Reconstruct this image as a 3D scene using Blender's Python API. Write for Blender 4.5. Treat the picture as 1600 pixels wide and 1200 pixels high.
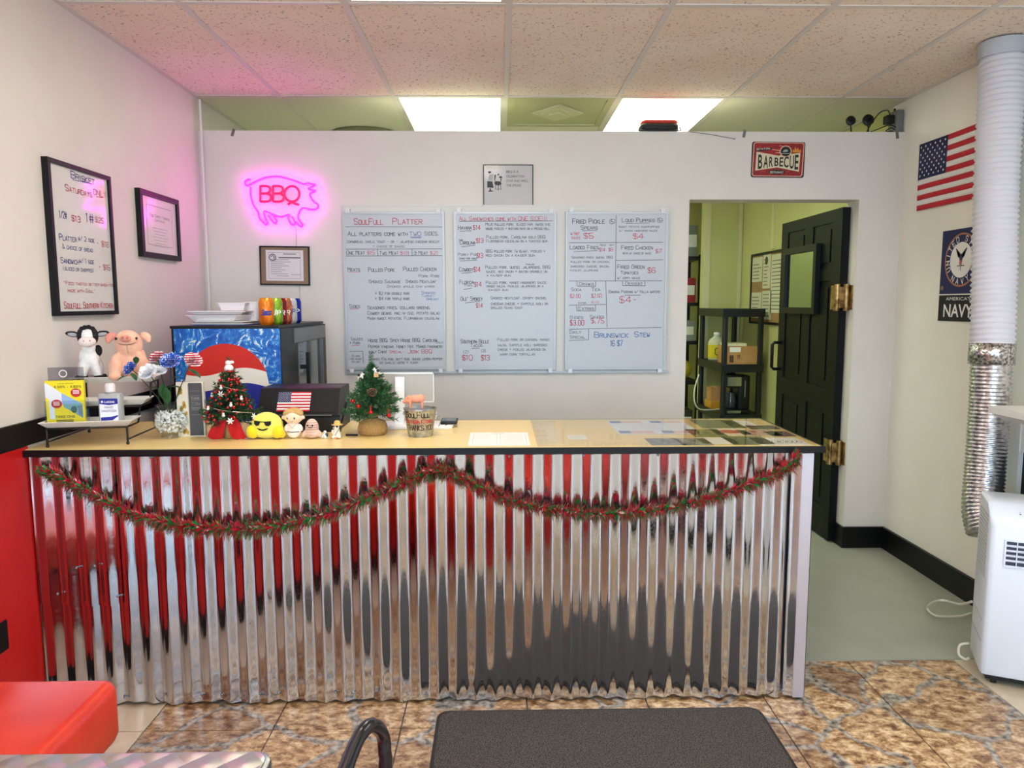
import bpy, math, random
from mathutils import Vector, Matrix
random.seed(7)
for o in list(bpy.data.objects): bpy.data.objects.remove(o)
scene = bpy.context.scene
COL = scene.collection
PI = math.pi
R = math.radians

# ------------------------------------------------------------------ camera
FPX = 1138.5; CH = 1.43; PITCH = 0.11028; YAW = 0.01812; ROLL = -0.0019
fw = Vector((math.sin(YAW)*math.cos(PITCH), math.cos(YAW)*math.cos(PITCH), -math.sin(PITCH)))
rt0 = Vector((math.cos(YAW), -math.sin(YAW), 0)); up0 = rt0.cross(fw)
rt = rt0*math.cos(ROLL) + up0*math.sin(ROLL); up = up0*math.cos(ROLL) - rt0*math.sin(ROLL)
cam = bpy.data.cameras.new('camera'); camo = bpy.data.objects.new('camera', cam); COL.objects.link(camo)
cam.sensor_width = 36; cam.lens = FPX/1600*36; cam.clip_start = .05
camo.matrix_world = Matrix(((rt.x, up.x, -fw.x, 0), (rt.y, up.y, -fw.y, 0), (rt.z, up.z, -fw.z, CH), (0, 0, 0, 1)))
scene.camera = camo
def P(u, v, x=None, y=None, z=None):
    """point of the place seen at photo pixel (u, v) on the plane x=, y= or z="""
    d = fw + rt*((u-800)/FPX) + up*((600-v)/FPX)
    if x is not None: t = x/d.x
    elif y is not None: t = y/d.y
    else: t = (z-CH)/d.z
    return Vector((d.x*t, d.y*t, CH+d.z*t))

# ------------------------------------------------------------------ world, lights, exposure
vs = scene.view_settings
scene.display_settings.display_device = 'sRGB'
vs.view_transform = 'Standard'; vs.look = 'None'; vs.gamma = 1; vs.use_curve_mapping = False
vs.exposure = 0.68
W = bpy.data.worlds.new('sky'); scene.world = W; W.use_nodes = True
W.node_tree.nodes['Background'].inputs[0].default_value = (.58, .79, 1, 1)
W.node_tree.nodes['Background'].inputs[1].default_value = 5.6
XL, XR, YB, ZC, ZW = -1.63, 2.254, 4.12, 2.54, 2.368      # left wall, right wall, partition, ceiling, partition top
YR = -2.6                                                   # storefront behind the camera
YK = 7.9                                                    # far kitchen wall
CT = .935                                                   # counter height
GX0, GY0, GW, GD = .0436, 4.081, .6096, 1.2192              # ceiling grid
for i, (wx0, wx1) in enumerate(((-1.45, -.3), (-.2, 1.0), (1.1, 2.1))):     # daylight portals in the three shop windows
    L = bpy.data.lights.new('window_daylight', 'AREA'); L.shape = 'RECTANGLE'; L.size = wx1-wx0; L.size_y = 2.0
    L.cycles.is_portal = True
    o = bpy.data.objects.new('window_daylight', L); COL.objects.link(o); o.location = ((wx0+wx1)/2, YR-.02, 1.36)
    o.rotation_euler = (R(90), 0, 0)

# ------------------------------------------------------------------ materials
def S(r, g, b):
    f = lambda c: (c/255/12.92) if c/255 <= .04045 else ((c/255+.055)/1.055)**2.4
    return (f(r), f(g), f(b), 1)
MATS = {}
def mat(name, col=(200, 200, 200), rough=.5, metal=0, emit=None, es=0, coat=0, spec=None, alpha=None, sheen=0):
    if name in MATS: return MATS[name]
    m = bpy.data.materials.new(name); m.use_nodes = True; b = m.node_tree.nodes['Principled BSDF']
    b.inputs['Base Color'].default_value = S(*col); b.inputs['Roughness'].default_value = rough; b.inputs['Metallic'].default_value = metal
    if emit is not None:
        b.inputs['Emission Color'].default_value = emit if len(emit) == 4 else (*emit, 1); b.inputs['Emission Strength'].default_value = es
    if coat: b.inputs['Coat Weight'].default_value = coat; b.inputs['Coat Roughness'].default_value = .05
    if spec is not None: b.inputs['Specular IOR Level'].default_value = spec
    if sheen: b.inputs['Sheen Weight'].default_value = sheen
    MATS[name] = m; return m
def nt(m):
    return m.node_tree, m.node_tree.nodes, m.node_tree.links, m.node_tree.nodes['Principled BSDF']
def noise_col(name, stops, scale=5, rough=.5, metal=0, detail=6, bump=0, coords='Object', dist=0, stretch=(1, 1, 1), bscale=None, tex='noise', sheen=0):
    """principled material whose colour is a ramp over a noise"""
    m = mat(name, (128, 128, 128), rough, metal, sheen=sheen); t, N, L, b = nt(m)
    tc = N.new('ShaderNodeTexCoord'); mp = N.new('ShaderNodeMapping'); mp.inputs['Scale'].default_value = stretch
    L.new(tc.outputs[coords], mp.inputs[0])
    if tex == 'noise':
        n = N.new('ShaderNodeTexNoise'); n.inputs['Scale'].default_value = scale; n.inputs['Detail'].default_value = detail; n.inputs['Distortion'].default_value = dist; out = n.outputs[0]
    else:
        n = N.new('ShaderNodeTexVoronoi'); n.inputs['Scale'].default_value = scale; out = n.outputs['Distance']
    L.new(mp.outputs[0], n.inputs['Vector'])
    r = N.new('ShaderNodeValToRGB'); L.new(out, r.inputs[0])
    while len(r.color_ramp.elements) < len(stops): r.color_ramp.elements.new(.5)
    for e, (p, c) in zip(r.color_ramp.elements, stops): e.position = p; e.color = S(*c)
    L.new(r.outputs[0], b.inputs['Base Color'])
    if bump:
        bn = N.new('ShaderNodeBump'); bn.inputs['Strength'].default_value = bump; bn.inputs['Distance'].default_value = .002
        if bscale:
            n2 = N.new('ShaderNodeTexNoise'); n2.inputs['Scale'].default_value = bscale; L.new(mp.outputs[0], n2.inputs['Vector']); L.new(n2.outputs[0], bn.inputs['Height'])
        else: L.new(out, bn.inputs['Height'])
        L.new(bn.outputs[0], b.inputs['Normal'])
    return m
def clear(name, tint=(255, 255, 255), gloss=.12, rough=.02):
    """thin clear sheet: mostly transparent, with a fresnel reflection"""
    if name in MATS: return MATS[name]
    m = bpy.data.materials.new(name); m.use_nodes = True; N, L = m.node_tree.nodes, m.node_tree.links
    N.remove(N['Principled BSDF']); tr = N.new('ShaderNodeBsdfTransparent'); tr.inputs[0].default_value = S(*tint)
    gl = N.new('ShaderNodeBsdfGlossy'); gl.inputs['Roughness'].default_value = rough
    fr = N.new('ShaderNodeLayerWeight'); fr.inputs[0].default_value = .5; mx = N.new('ShaderNodeMixShader')
    pw = N.new('ShaderNodeMath'); pw.operation = 'POWER'; pw.inputs[1].default_value = 4; L.new(fr.outputs['Facing'], pw.inputs[0])
    ma = N.new('ShaderNodeMath'); ma.operation = 'MULTIPLY_ADD'; ma.inputs[1].default_value = min(1, gloss*3); ma.inputs[2].default_value = .03; L.new(pw.outputs[0], ma.inputs[0])
    L.new(ma.outputs[0], mx.inputs[0]); L.new(tr.outputs[0], mx.inputs[1]); L.new(gl.outputs[0], mx.inputs[2]); L.new(mx.outputs[0], N['Material Output'].inputs[0])
    MATS[name] = m; return m

# ------------------------------------------------------------------ mesh helpers
PRINT = {'print', 'lettering', 'brand_lettering', 'badge_print', 'stripes', 'cantons', 'stars', 'red_badge', 'label_band', 'print_patch', 'ruling', 'sunglasses_and_smile', 'leaf_print'}
class MB:
    def __init__(s, M=None): s.v = []; s.f = []; s.m = []; s.M = M or Matrix(); s.mi = 0
    def add(s, vs, fs):
        n = len(s.v); s.v += [tuple(s.M @ Vector(v)) for v in vs]
        for f in fs: s.f.append([n+i for i in f]); s.m.append(s.mi)
        return s
    def box(s, x0, x1, y0, y1, z0, z1):
        return s.add([(x0,y0,z0),(x1,y0,z0),(x1,y1,z0),(x0,y1,z0),(x0,y0,z1),(x1,y0,z1),(x1,y1,z1),(x0,y1,z1)],
                     [(0,3,2,1),(4,5,6,7),(0,1,5,4),(1,2,6,5),(2,3,7,6),(3,0,4,7)])
    def cbox(s, c, d): return s.box(c[0]-d[0]/2, c[0]+d[0]/2, c[1]-d[1]/2, c[1]+d[1]/2, c[2]-d[2]/2, c[2]+d[2]/2)
    def prism(s, poly, z0, z1, axis='z'):
        """extrude a 2D polygon; axis z: (x,y); axis y: (x,z); axis x: (y,z)"""
        k = len(poly)
        f = {'z': lambda p, h: (p[0], p[1], h), 'y': lambda p, h: (p[0], h, p[1]), 'x': lambda p, h: (h, p[0], p[1])}[axis]
        vs = [f(p, z0) for p in poly]+[f(p, z1) for p in poly]
        return s.add(vs, [tuple(range(k))[::-1], tuple(range(k, 2*k))]+[(i, (i+1) % k, (i+1) % k+k, i+k) for i in range(k)])
    def tube(s, pts, r, n=8, cap=True, closed=False):
        pts = [Vector(p) for p in pts]; K = len(pts); rs = r if isinstance(r, (list, tuple)) else [r]*K
        vs = []; fs = []; pn = None
        for i, p in enumerate(pts):
            a = pts[(i-1) % K] if (i > 0 or closed) else p; b = pts[(i+1) % K] if (i < K-1 or closed) else p
            t = (b-a).normalized() if (b-a).length > 1e-9 else Vector((0, 0, 1))
            if pn is None: pn = t.orthogonal().normalized()
            pn = (pn - t*pn.dot(t)); pn = pn.normalized() if pn.length > 1e-6 else t.orthogonal().normalized()
            q = t.cross(pn)
            for j in range(n):
                an = 2*PI*j/n; vs.append(p+(pn*math.cos(an)+q*math.sin(an))*rs[i])
        for i in range(K if closed else K-1):
            a = i*n; b = ((i+1) % K)*n
            for j in range(n): fs.append((a+j, a+(j+1) % n, b+(j+1) % n, b+j))
        if cap and not closed: fs += [tuple(range(n))[::-1], tuple(range((K-1)*n, K*n))]
        return s.add(vs, fs)
    def cyl(s, a, b, r, n=16, r2=None): return s.tube([a, b], [r, r if r2 is None else r2], n)
    def lathe(s, prof, n=24, c=(0, 0, 0), sx=1, sy=1, caps=True):
        vs = []; fs = []; K = len(prof)
        for r, z in prof:
            for j in range(n): vs.append((c[0]+r*math.cos(2*PI*j/n)*sx, c[1]+r*math.sin(2*PI*j/n)*sy, c[2]+z))
        for i in range(K-1):
            for j in range(n): fs.append((i*n+j, i*n+(j+1) % n, (i+1)*n+(j+1) % n, (i+1)*n+j))
        if caps: fs += [tuple(range(n))[::-1], tuple(range((K-1)*n, K*n))]
        return s.add(vs, fs)
    def ball(s, c, r, n=12, k=8, rot=None):
        r = r if isinstance(r, (list, tuple)) else (r, r, r); vs = []; fs = []
        Q = rot or Matrix.Identity(3)
        for i in range(k+1):
            th = PI*i/k
            for j in range(n):
                ph = 2*PI*j/n
                vs.append(Vector(c)+Q @ Vector((r[0]*math.sin(th)*math.cos(ph), r[1]*math.sin(th)*math.sin(ph), -r[2]*math.cos(th))))
        for i in range(k):
            for j in range(n): fs.append((i*n+j, i*n+(j+1) % n, (i+1)*n+(j+1) % n, (i+1)*n+j))
        return s.add(vs, fs)
    def rbox(s, x0, x1, y0, y1, z0, z1, r, n=4):
        """box with rounded vertical edges and softened top and bottom rims"""
        def ring(ins):
            out = []
            rr = max(r-ins, .0005)
            for cx, cy, a0 in ((x1-r, y1-r, 0), (x0+r, y1-r, 90), (x0+r, y0+r, 180), (x1-r, y0+r, 270)):
                for j in range(n+1):
                    a = R(a0+90*j/n); out.append((cx+rr*math.cos(a), cy+rr*math.sin(a)))
            return out
        b = min(r*.6, (z1-z0)*.3); lv = [(z0, b), (z0+b*.3, b*.3), (z0+b, 0), (z1-b, 0), (z1-b*.3, b*.3), (z1, b)]
        vs = []; k = 4*(n+1)
        for z, ins in lv: vs += [(p[0], p[1], z) for p in ring(ins)]
        fs = [tuple(range(k))[::-1], tuple(range(5*k, 6*k))]
        for i in range(5):
            for j in range(k): fs.append((i*k+j, i*k+(j+1) % k, (i+1)*k+(j+1) % k, (i+1)*k+j))
        return s.add(vs, fs)
    def mesh(s, name):
        me = bpy.data.meshes.new(name); me.from_pydata(s.v, [], s.f); me.update(); return me
    def build(s, name, mats, parent=None, smooth=False, label=None, loc=None):
        me = s.mesh(name)
        ml = mats if isinstance(mats, (list, tuple)) else [mats]
        for m in ml: me.materials.append(m)
        if len(ml) > 1: me.polygons.foreach_set('material_index', s.m)
        if smooth:
            me.polygons.foreach_set('use_smooth', [True]*len(me.polygons))
            if smooth is not True: me.set_sharp_from_angle(angle=R(smooth))
        o = bpy.data.objects.new(name, me); COL.objects.link(o); o.parent = parent
        if loc: o.location = loc
        if label: o['label'] = label
        if parent is not None and name in PRINT: o['kind'] = 'stuff'
        return o
def tag(o, label=None, cat=None, group=None, kind=None):
    if label: o['label'] = label
    if cat: o['category'] = cat
    if group: o['group'] = group
    if kind: o['kind'] = kind
    return o
def thing(name, label, cat, loc=(0, 0, 0), rz=0, group=None):
    o = bpy.data.objects.new(name, None); COL.objects.link(o); o.empty_display_size = .05
    o.location = loc; o.rotation_euler = (0, 0, rz); return tag(o, label, cat, group)
def struct(name, mb, m, parent=None, smooth=False):
    o = mb.build(name, m, parent, smooth)
    if parent is None: o['kind'] = 'structure'
    return o
def share(o, name, parent, loc=(0, 0, 0), rot=None):
    """another object on the same mesh data"""
    c = bpy.data.objects.new(name, o.data); COL.objects.link(c); c.parent = parent; c.location = loc
    if rot: c.rotation_euler = rot
    return c
def blob(name, balls, voxel, m, parent, label=None, it=4):
    """one continuous soft body: ellipsoids fused by a voxel remesh"""
    b = MB()
    for bl in balls:
        c, r = bl[0], bl[1]; q = bl[2].to_matrix() if len(bl) > 2 else None
        b.ball(c, r, 16, 12, q)
    o = b.build(name, m, parent, True, label)
    rm = o.modifiers.new('fuse', 'REMESH'); rm.mode = 'VOXEL'; rm.voxel_size = voxel; rm.use_smooth_shade = True
    sm = o.modifiers.new('soften', 'SMOOTH'); sm.iterations = it; sm.factor = .5
    return o
from mathutils import Euler

# ------------------------------------------------------------------ lettering
G = {'A':'00 26 40;12 32','B':'00 06 36 45 44 33 03;33 42 41 30 00','C':'45 36 16 05 01 10 30 41','D':'00 06 26 45 41 20 00','E':'46 06 00 40;03 33',
 'F':'46 06 00;03 33','G':'45 36 16 05 01 10 30 41 43 23','H':'00 06;40 46;03 43','I':'20 26','J':'46 41 30 10 01','K':'00 06;46 03 40','L':'06 00 40',
 'M':'00 06 23 46 40','N':'00 06 40 46','O':'16 05 01 10 30 41 45 36 16','P':'00 06 36 45 44 33 03','Q':'16 05 01 10 30 41 45 36 16;22 40',
 'R':'00 06 36 45 44 33 03;23 40','S':'45 36 16 05 04 13 33 42 41 30 10 01','T':'06 46;26 20','U':'06 01 10 30 41 46','V':'06 20 46','W':'06 10 23 30 46',
 'X':'00 46;06 40','Y':'06 23 46;23 20','Z':'06 46 00 40','0':'16 05 01 10 30 41 45 36 16','1':'15 26 20','2':'05 16 36 45 44 00 40',
 '3':'05 16 36 45 44 33 42 41 30 10 01;33 13','4':'30 36 02 42','5':'46 06 03 33 42 41 30 10 01','6':'45 36 16 05 01 10 30 41 42 33 03','7':'06 46 10',
 '8':'13 04 05 16 36 45 44 33 13 02 01 10 30 41 42 33','9':'43 13 04 05 16 36 45 41 30 10','$':'45 36 16 05 04 13 33 42 41 30 10 01;26 20','&':'40 05 16 25 01 10 20 42',
 '+':'21 25;03 43','-':'13 33','/':'00 46','(':'36 24 22 30',')':'16 24 22 10','.':'20 21','\'':'26 24',',':'21 10','!':'26 22;20 21','#':'10 16;30 36;02 42;04 44',
 '%':'00 46;06 15;31 40','~':'03 14 32 43','"':'16 14;36 34'}
def strokes(mb, text, O, U, V, h, width=None, th=.0016, jit=.12, off=None, italic=0):
    """hand lettering as flat marker strokes: O baseline start, U right, V up (unit), h cap height, width fits the line"""
    O, U, V = Vector(O), Vector(U), Vector(V); Nn = U.cross(V).normalized(); e = Nn*(.0006 if off is None else off)
    adv = 0; items = []
    for ch in text:
        if ch == ' ': adv += 3.2; continue
        low = ch.islower(); g = G.get(ch.upper())
        if g is None: adv += 3; continue
        sc = .74 if low else 1
        narrow = ch.upper() in "I1.,'!"
        ox = adv-(1.2*sc if narrow else 0); items.append((g, sc, ox)); adv += (2.8 if narrow else 5.2)*sc
    tot = max(adv-1.2, .1); ux = (width/tot) if width else h/6; vy = h/6
    for g, sc, ox in items:
        for st in g.split(';'):
            pp = []
            for q in st.split():
                x = ox+(int(q[0])+random.uniform(-jit, jit)*1.5)*sc; y = (int(q[1])+random.uniform(-jit, jit)*1.5)*sc
                pp.append(O+U*(x*ux+italic*y*vy)+V*(y*vy))
            for a, b in zip(pp, pp[1:]):
                d = (b-a)
                if d.length < 1e-6: continue
                d = d.normalized(); n = Nn.cross(d)*th/2; a2 = a-d*th*.35; b2 = b+d*th*.35
                mb.add([a2-n+e, b2-n+e, b2+n+e, a2+n+e], [(0, 1, 2, 3)])
def typed(mb, text, O, U, V, h, width=None, off=.0008, align='L', shear=0, offset=0):
    """printed lettering from the built-in face, laid on a plane"""
    cu = bpy.data.curves.new('type', 'FONT'); cu.body = text; cu.size = 1; cu.fill_mode = 'FRONT'; cu.resolution_u = 3; cu.shear = shear; cu.offset = offset
    ob = bpy.data.objects.new('type', cu); me = bpy.data.meshes.new_from_object(ob)
    O, U, V = Vector(O), Vector(U), Vector(V); Nn = U.cross(V).normalized()
    xs = [v.co.x for v in me.vertices] or [0, 1]; x0, x1 = min(xs), max(xs); s = h/.7; sx = (width/(x1-x0)) if width else s
    sh = (x1-x0)*sx/2 if align == 'C' else 0
    mb.add([O+U*((v.co.x-x0)*sx-sh)+V*(v.co.y*s)+Nn*off for v in me.vertices], [tuple(p.vertices) for p in me.polygons])
    bpy.data.objects.remove(ob); bpy.data.curves.remove(cu); bpy.data.meshes.remove(me)
def flat(mb, pts, O, U, V, off=.0005):
    """flat polygon in plane coordinates"""
    O, U, V = Vector(O), Vector(U), Vector(V); Nn = U.cross(V).normalized()
    mb.add([O+U*p[0]+V*p[1]+Nn*off for p in pts], [tuple(range(len(pts)))])
def disc(r, n=24, c=(0, 0), a0=0, a1=360, sy=1):
    return [(c[0]+r*math.cos(R(a0+(a1-a0)*i/n)), c[1]+r*sy*math.sin(R(a0+(a1-a0)*i/n))) for i in range(n if a1-a0 >= 360 else n+1)]
def rect(x0, x1, y0, y1): return [(x0, y0), (x1, y0), (x1, y1), (x0, y1)]
UX, UZ = Vector((1, 0, 0)), Vector((0, 0, 1))

# ================================================================== THE SETTING
M_wall = noise_col('white_wall_paint', [(.3, (222, 215, 208)), (.7, (228, 222, 214))], 3, .55, bump=.08, bscale=120)
M_wallR = noise_col('cream_wall_paint', [(.3, (241, 237, 225)), (.7, (245, 242, 232))], 3, .55, bump=.08, bscale=120)
M_kwall = noise_col('kitchen_cream_panel', [(.3, (200, 200, 134)), (.7, (208, 208, 144))], 2, .45)
M_red = noise_col('red_wainscot_paint', [(.3, (196, 16, 14)), (.7, (206, 22, 18))], 4, .38)
M_black = mat('black_paint', (8, 8, 9), .45, spec=.3)
M_blackp = mat('black_plastic', (13, 13, 15), .4, spec=.4)
M_white = mat('white_enamel', (236, 236, 236), .35)
M_trimw = mat('white_trim', (226, 224, 220), .5)
M_steel = mat('bright_steel', (190, 192, 196), .25, 1)
def ceiling_tile_mat():
    m = mat('speckled_ceiling_tile', (206, 196, 190), .9); t, N, L, b = nt(m)
    tc = N.new('ShaderNodeTexCoord'); ge = N.new('ShaderNodeNewGeometry')
    v = N.new('ShaderNodeTexNoise'); v.inputs['Scale'].default_value = 95; v.inputs['Detail'].default_value = 2
    L.new(ge.outputs['Position'], v.inputs['Vector'])
    r = N.new('ShaderNodeValToRGB'); r.color_ramp.elements[0].position = .30; r.color_ramp.elements[0].color = S(160, 138, 122)
    r.color_ramp.elements[1].position = .39; r.color_ramp.elements[1].color = S(242, 228, 214)
    n = N.new('ShaderNodeTexNoise'); n.inputs['Scale'].default_value = 2.2; L.new(ge.outputs['Position'], n.inputs['Vector'])
    r2 = N.new('ShaderNodeValToRGB'); r2.color_ramp.elements[0].position = .3; r2.color_ramp.elements[0].color = S(246, 238, 230); r2.color_ramp.elements[1].position = .75; r2.color_ramp.elements[1].color = (1, 1, 1, 1)
    L.new(n.outputs[0], r2.inputs[0])
    mx = N.new('ShaderNodeMix'); mx.data_type = 'RGBA'; mx.blend_type = 'MULTIPLY'; mx.inputs[0].default_value = 1
    L.new(v.outputs[0], r.inputs[0]); L.new(r.outputs[0], mx.inputs[6]); L.new(r2.outputs[0], mx.inputs[7]); L.new(mx.outputs[2], b.inputs['Base Color'])
    bn = N.new('ShaderNodeBump'); bn.inputs['Strength'].default_value = .5; bn.inputs['Distance'].default_value = .003; L.new(v.outputs[0], bn.inputs['Height']); L.new(bn.outputs[0], b.inputs['Normal'])
    return m
M_ctile = ceiling_tile_mat()
M_ktile = mat('smooth_ceiling_tile', (222, 218, 198), .8)
M_grid = mat('ceiling_grid_paint', (214, 206, 198), .5)
def stone_tile_mat():
    m = mat('stone_print_tile', (170, 130, 95), .3); t, N, L, b = nt(m)
    ge = N.new('ShaderNodeNewGeometry'); oi = N.new('ShaderNodeObjectInfo')
    wn = N.new('ShaderNodeTexNoise'); wn.inputs['Scale'].default_value = 5.5; wn.inputs['Detail'].default_value = 3; L.new(ge.outputs['Position'], wn.inputs['Vector'])
    vm = N.new('ShaderNodeVectorMath'); vm.operation = 'SCALE'; vm.inputs['Scale'].default_value = .16; L.new(wn.outputs['Color'], vm.inputs[0])
    ad = N.new('ShaderNodeVectorMath'); ad.operation = 'ADD'; L.new(ge.outputs['Position'], ad.inputs[0]); L.new(vm.outputs[0], ad.inputs[1])
    vo = N.new('ShaderNodeTexVoronoi'); vo.feature = 'DISTANCE_TO_EDGE'; vo.inputs['Scale'].default_value = 3.0; L.new(ad.outputs[0], vo.inputs['Vector'])
    vc = N.new('ShaderNodeTexVoronoi'); vc.inputs['Scale'].default_value = 3.0; L.new(ad.outputs[0], vc.inputs['Vector'])
    n1 = N.new('ShaderNodeTexNoise'); n1.inputs['Scale'].default_value = 30; n1.inputs['Detail'].default_value = 9; n1.inputs['Roughness'].default_value = .72; n1.inputs['Distortion'].default_value = .2
    mp = N.new('ShaderNodeMapping'); mp.inputs['Scale'].default_value = (.7, 1, 1); mp.inputs['Rotation'].default_value = (0, 0, .4); L.new(ge.outputs['Position'], mp.inputs[0]); L.new(mp.outputs[0], n1.inputs['Vector'])
    r = N.new('ShaderNodeValToRGB'); st = [(.30, (70, 48, 34)), (.42, (142, 106, 76)), (.52, (206, 178, 140)), (.62, (246, 232, 204))]
    while len(r.color_ramp.elements) < 4: r.color_ramp.elements.new(.5)
    for e, (p, c) in zip(r.color_ramp.elements, st): e.position = p; e.color = S(*c)
    L.new(n1.outputs[0], r.inputs[0])
    # each printed stone a little redder or greyer
    hs = N.new('ShaderNodeMix'); hs.data_type = 'RGBA'; hs.blend_type = 'MULTIPLY'; hs.inputs[0].default_value = .8
    r3 = N.new('ShaderNodeValToRGB'); r3.color_ramp.elements[0].color = S(150, 116, 96); r3.color_ramp.elements[1].color = S(255, 240, 220)
    L.new(vc.outputs['Color'], r3.inputs[0]); L.new(r.outputs[0], hs.inputs[6]); L.new(r3.outputs[0], hs.inputs[7])
    mr = N.new('ShaderNodeMapRange'); mr.inputs['From Min'].default_value = .014; mr.inputs['From Max'].default_value = .045; L.new(vo.outputs['Distance'], mr.inputs['Value'])
    n4 = N.new('ShaderNodeTexNoise'); n4.inputs['Scale'].default_value = 40; L.new(ge.outputs['Position'], n4.inputs['Vector'])
    r4 = N.new('ShaderNodeValToRGB'); r4.color_ramp.elements[0].position = .35; r4.color_ramp.elements[0].color = S(84, 76, 68); r4.color_ramp.elements[1].position = .65; r4.color_ramp.elements[1].color = S(188, 180, 170); L.new(n4.outputs[0], r4.inputs[0])
    mx = N.new('ShaderNodeMix'); mx.data_type = 'RGBA'; L.new(mr.outputs[0], mx.inputs[0]); L.new(r4.outputs[0], mx.inputs[6]); L.new(hs.outputs[2], mx.inputs[7])
    L.new(mx.outputs[2], b.inputs['Base Color'])
    ah = N.new('ShaderNodeMath'); ah.operation = 'MULTIPLY_ADD'; ah.inputs[1].default_value = .4; L.new(n1.outputs[0], ah.inputs[0]); L.new(mr.outputs[0], ah.inputs[2])
    bn = N.new('ShaderNodeBump'); bn.inputs['Strength'].default_value = .5; bn.inputs['Distance'].default_value = .004; L.new(ah.outputs[0], bn.inputs['Height']); L.new(bn.outputs[0], b.inputs['Normal'])
    return m
M_stone = stone_tile_mat()
M_beige = noise_col('beige_floor_tile', [(.3, (196, 178, 152)), (.7, (222, 208, 184))], 9, .35, detail=8)
M_grout = mat('grey_grout', (108, 100, 92), .85)
M_gfloor = noise_col('grey_painted_floor', [(.3, (156, 160, 147)), (.7, (168, 171, 157))], 4, .32, bump=.1, bscale=40)

# floor: one object per tile in view, the bed carries on behind the camera
TS = .4322; TY = 2.765; TX = 1.825
fl = struct('floor', MB().box(XL-.1, XR+.1, YR-.1, TY, -.06, -.006), M_grout)
ft = MB().rbox(.0022, TS-.0022, .0022, TS-.0022, -.006, 0, .004, 2)
first = None
for kx in range(7):
    for ky in range(12):
        x, y = TX-(kx+1)*TS, TY-(ky+1)*TS
        if first is None: first = ft.build('floor_tile', M_stone, fl, loc=(x, y, 0))
        else: share(first, 'floor_tile', fl, (x, y, 0))
bl = None
for x0, x1 in ((XL, TX-7*TS), (TX, XR)):
    bm = MB().rbox(.0022, x1-x0-.0022, .0022, TS-.0022, -.006, 0, .004, 2); o0 = None
    for ky in range(12):
        y = TY-(ky+1)*TS-.06
        if y+TS > TY: y = TY-TS
        if o0 is None: o0 = bm.build('floor_tile', M_beige, fl, loc=(x0, TY-TS, 0))
        else: share(o0, 'floor_tile', fl, (x0, TY-(ky+1)*TS, 0))
struct('floor_back', MB().box(XL-.1, XR+.1, TY, YK+.1, -.06, .001), M_gfloor)

# ceiling: slab, lay-in tiles, grid bars
ce = struct('ceiling', MB().box(XL-.1, XR+.1, YR-.1, YK+.1, ZC+.05, ZC+.1), M_grid)
XI = [GX0+(i-2)*GW for i in range(0, 6)]; XE = [XL]+XI+[XR]
YE = [GY0+k*GD for k in range(-6, 4)]
LIGHTS = {(2, 4), (2, 6), (4, 6), (3, 8), (5, 3), (1, 2), (4, 1)}      # (column, row) cells of fluorescent panels; unseen dining-area ones added to lighten the room
VENT = {(3, 6)}
tm = {}
for c in range(len(XE)-1):
    for k in range(len(YE)-1):
        if (c, k) in LIGHTS or (c, k) in VENT: continue
        w = XE[c+1]-XE[c]; y0 = max(YE[k], YR); d = YE[k+1]-y0; kit = k >= 6
        key = (round(w, 3), round(d, 3), kit)
        if key not in tm:
            o = MB().box(.006, w-.006, .006, d-.006, .002, .018).build('ceiling_tile', M_ktile if kit else M_ctile, ce, loc=(XE[c], y0, ZC)); tm[key] = o
        else: o = share(tm[key], 'ceiling_tile', ce, (XE[c], y0, ZC))
        o.rotation_euler = (random.uniform(-.0012, .0012), random.uniform(-.0012, .0012), 0)
bar = MB().box(-.012, .012, YR, YK, -.003, .004).box(-.003, .003, YR, YK, .004, .04)
b0 = bar.build('grid_bar', M_grid, ce, loc=(XI[0], 0, ZC))
for x in XI[1:]: share(b0, 'grid_bar', ce, (x, 0, ZC))
for k, y in enumerate(YE[1:-1]):
    for c in range(len(XE)-1):
        MB().box(XE[c]+.012, XE[c+1]-.012, y-.012, y+.012, -.0028, .004).build('cross_bar', M_grid, ce, loc=(0, 0, ZC))
for x0, x1 in ((XL, XL+.022), (XR-.022, XR)): MB().box(x0, x1, YR, YK, ZC-.004, ZC+.002).build('wall_angle', M_grid, ce)

# fluorescent panels
M_tubeF = mat('fluorescent_diffuser_warm', (255, 255, 255), .5, emit=(1, .945, .87), es=6.6)
M_tubeK = mat('fluorescent_diffuser_green', (255, 255, 255), .5, emit=(.90, 1, .74), es=6.0)
lab = {(2, 4): 'bright white ceiling light panel at top edge above the counter', (2, 6): 'fluorescent panel over kitchen, left of the vent, seen above partition',
       (4, 6): 'fluorescent panel over kitchen, behind the black and red bag', (3, 8): 'fluorescent panel deep in the kitchen ceiling', (5, 3): 'unseen added ceiling light panel that brightens the right wall', (4, 1): 'unseen added ceiling light panel near the shop windows', (1, 2): 'unseen added ceiling light panel on the left over the dining area'}
for (c, k) in sorted(LIGHTS):
    w, y0, d = XE[c+1]-XE[c], YE[k], GD; kit = k >= 6
    t = thing('ceiling_light', lab[(c, k)], 'ceiling light', (XE[c], y0, ZC), group='fluorescent ceiling panels')
    MB().box(.012, w-.012, .012, .03, -.001, .03).box(.012, w-.012, d-.03, d-.012, -.001, .03).box(.012, .03, .03, d-.03, -.001, .03).box(w-.03, w-.012, .03, d-.03, -.001, .03).build('frame', M_grid, t)
    MB().box(.03, w-.03, .03, d-.03, .004, .012).build('diffuser', M_tubeK if kit else M_tubeF, t)
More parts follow.
